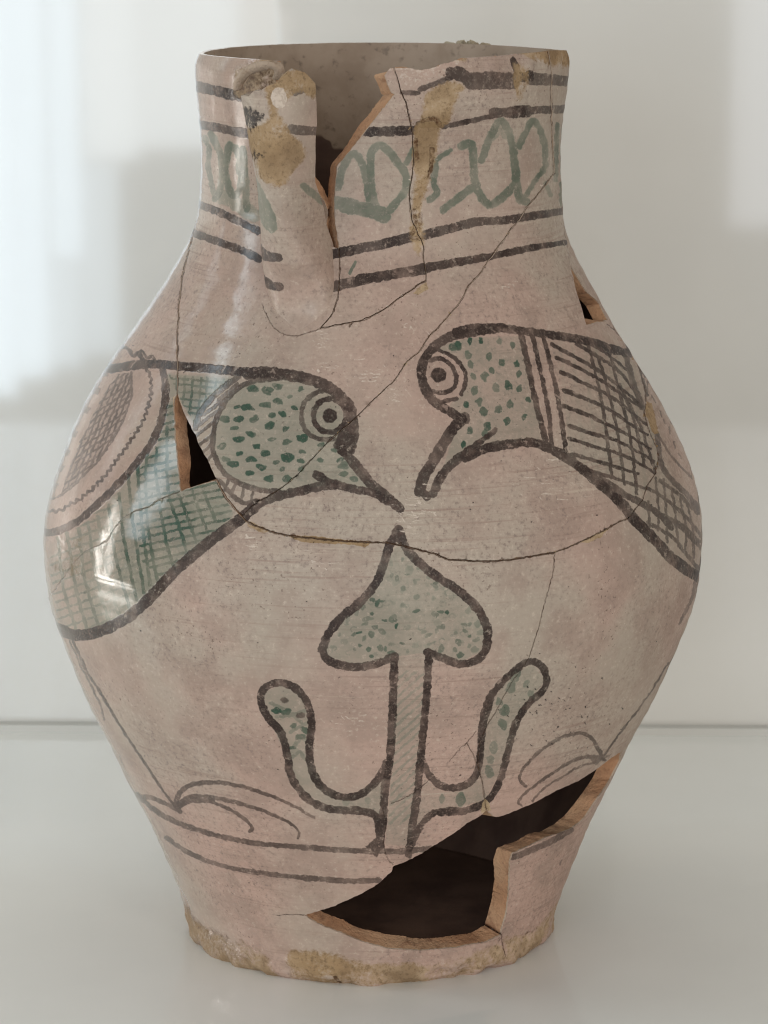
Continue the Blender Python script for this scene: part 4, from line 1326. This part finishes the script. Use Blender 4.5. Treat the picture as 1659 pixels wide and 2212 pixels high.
# flank turned away from the view: carry on the paint of its visible edge
SP_IM = bake('spout', XU[::-1], YU[::-1], 'spout')
M_SPOUT = glaze('painted_glaze_spout', SP_IM, False)
n = nz * nphi
idx = np.arange(n).reshape(nz, nphi)
faces, midx = [], []
for i in range(nz - 1):
    for j in range(nphi - 1):
        a, b, c, d = idx[i, j], idx[i + 1, j], idx[i + 1, j + 1], idx[i, j + 1]
        faces.append((a, b, c, d)); midx.append(0)
        faces.append((d + n, c + n, b + n, a + n)); midx.append(1)
verts = [so.reshape(-1, 3), si.reshape(-1, 3)]
uv = [np.stack([(PG * 0 + np.linspace(0, 1, nphi)[None]), 1 - TG], -1).reshape(-1, 2)] * 2
base = 2 * n


def rim_strip(o_, i_, uvs, flip, mat):
    global base
    k = len(o_)
    mid = (o_ + i_) / 2 + np.array([0, 0, .0003]) + .0003 * np.stack([vnoise(o_ * 400 + s) for s in (1, 9, 17)], -1)
    verts.extend([o_, mid, i_])
    uv.extend([uvs, uvs, uvs])
    for r in (0, 1):
        for q_ in range(k - 1):
            a, b = base + r * k + q_, base + r * k + q_ + 1
            f_ = (a, b, b + k, a + k)
            faces.append(f_[::-1] if flip else f_)
            midx.append(mat)
    base += 3 * k


uvg = uv[0].reshape(nz, nphi, 2)
rim_strip(so[0], si[0], uvg[0], False, 0)
rim_strip(so[:, -1], si[:, -1], uvg[:, -1], False, 2)
M_SPIN = clay('spout_channel', [(0.26, 0.18, 0.11), (0.32, 0.24, 0.16), (0.14, 0.09, 0.05)], 220)
spout = link('spout', np.vstack(verts), faces, [M_SPOUT, M_SPIN, M_BREAK], midx, np.vstack(uv), jar)
# rolled lip behind the mouth of the spout
lp = P('1', [(432, 372), (440, 320), (480, 262), (540, 224), (610, 204), (665, 208), (700, 236), (704, 268), (688, 300)])
offs = [.006, .0075, .0085, .0085, .0075, .006, .004, .003, .002]
lpts = []
for (x_, y_), o_ in zip(lp, offs):
    a_ = unproject([(x_, y_)], o_)[0]
    lpts.append(surf(np.array(a_[0]), np.array(min(a_[1], ZR + .004)), o_))
lpts = np.array(lpts)
lt = np.linspace(0, len(lpts) - 1, 40)
lpts = np.stack([np.interp(lt, np.arange(len(lpts)), lpts[:, k]) for k in range(3)], -1)
for _ in range(3):
    lpts[1:-1] = (lpts[:-2] + 2 * lpts[1:-1] + lpts[2:]) / 4
lv, lf = [], []
for i, c_ in enumerate(lpts):
    tg = lpts[min(i + 1, 39)] - lpts[max(i - 1, 0)]
    tg /= np.linalg.norm(tg)
    back = np.array([.4, .9, -.5])
    back = back - tg * (back @ tg)
    back /= np.linalg.norm(back)
    sd = np.cross(tg, back)
    rr = .0017 * (.75 + .25 * math.sin(PI * i / 39)) * (1 + .12 * float(vnoise(c_ * 300)))
    for k in range(10):
        u = 2 * PI * k / 10
        lv.append(c_ + back * (rr * 1.5 * (math.cos(u) + .6)) + sd * rr * .8 * math.sin(u))
for i in range(39):
    for k in range(10):
        lf.append((i * 10 + k, (i + 1) * 10 + k, (i + 1) * 10 + (k + 1) % 10, i * 10 + (k + 1) % 10))
lf += [tuple(range(10)), tuple(range(399, 389, -1))]
link('lip', lv, lf, [clay('worn_lip', [(0.40, 0.31, 0.23), (0.46, 0.36, 0.28), (0.25, 0.17, 0.11)], 300)], parent=spout)
spout['label'] = 'broken pinched spout with brown stains'

# crust left on the far side of the lip
cv, cf = [], []
for q_, (x0, x1, hgt) in enumerate([(954, 985, .0014), (982, 1008, .0022), (1004, 1034, .0020), (1030, 1062, .0014)]):
    xa, xb = [(x - 829.5) * 1.309 / FOC for x in (x0, x1)]
    for s_ in range(9):
        for l_ in range(5):
            x = xa + (xb - xa) * s_ / 8
            a = math.asin(max(-1, min(1, (x - axis_x(ZR)) / .0675)))
            u = l_ / 4 * PI
            nse = float(vnoise(np.array([x * 900, l_ * 1.3, q_ * 9.])))
            r = .0675 + .0016 * math.cos(u) * (1 + .3 * nse)
            e = min(1, 3.2 * min(s_, 8 - s_) / 8 + .25)
            cv.append((axis_x(ZR) + r * math.sin(a), r * math.cos(a), ZR - .0009 + (hgt * (1 + .35 * nse) * e) * math.sin(u) ** .5))
    b0 = q_ * 45
    for s_ in range(8):
        for l_ in range(4):
            a = b0 + s_ * 5 + l_
            cf.append((a, a + 1, a + 6, a + 5))
link('lip_crust', cv, cf, [clay('crust', [(0.45, 0.39, 0.28), (0.32, 0.25, 0.16), (0.15, 0.11, 0.07)], 400)], parent=jar, smooth=False)
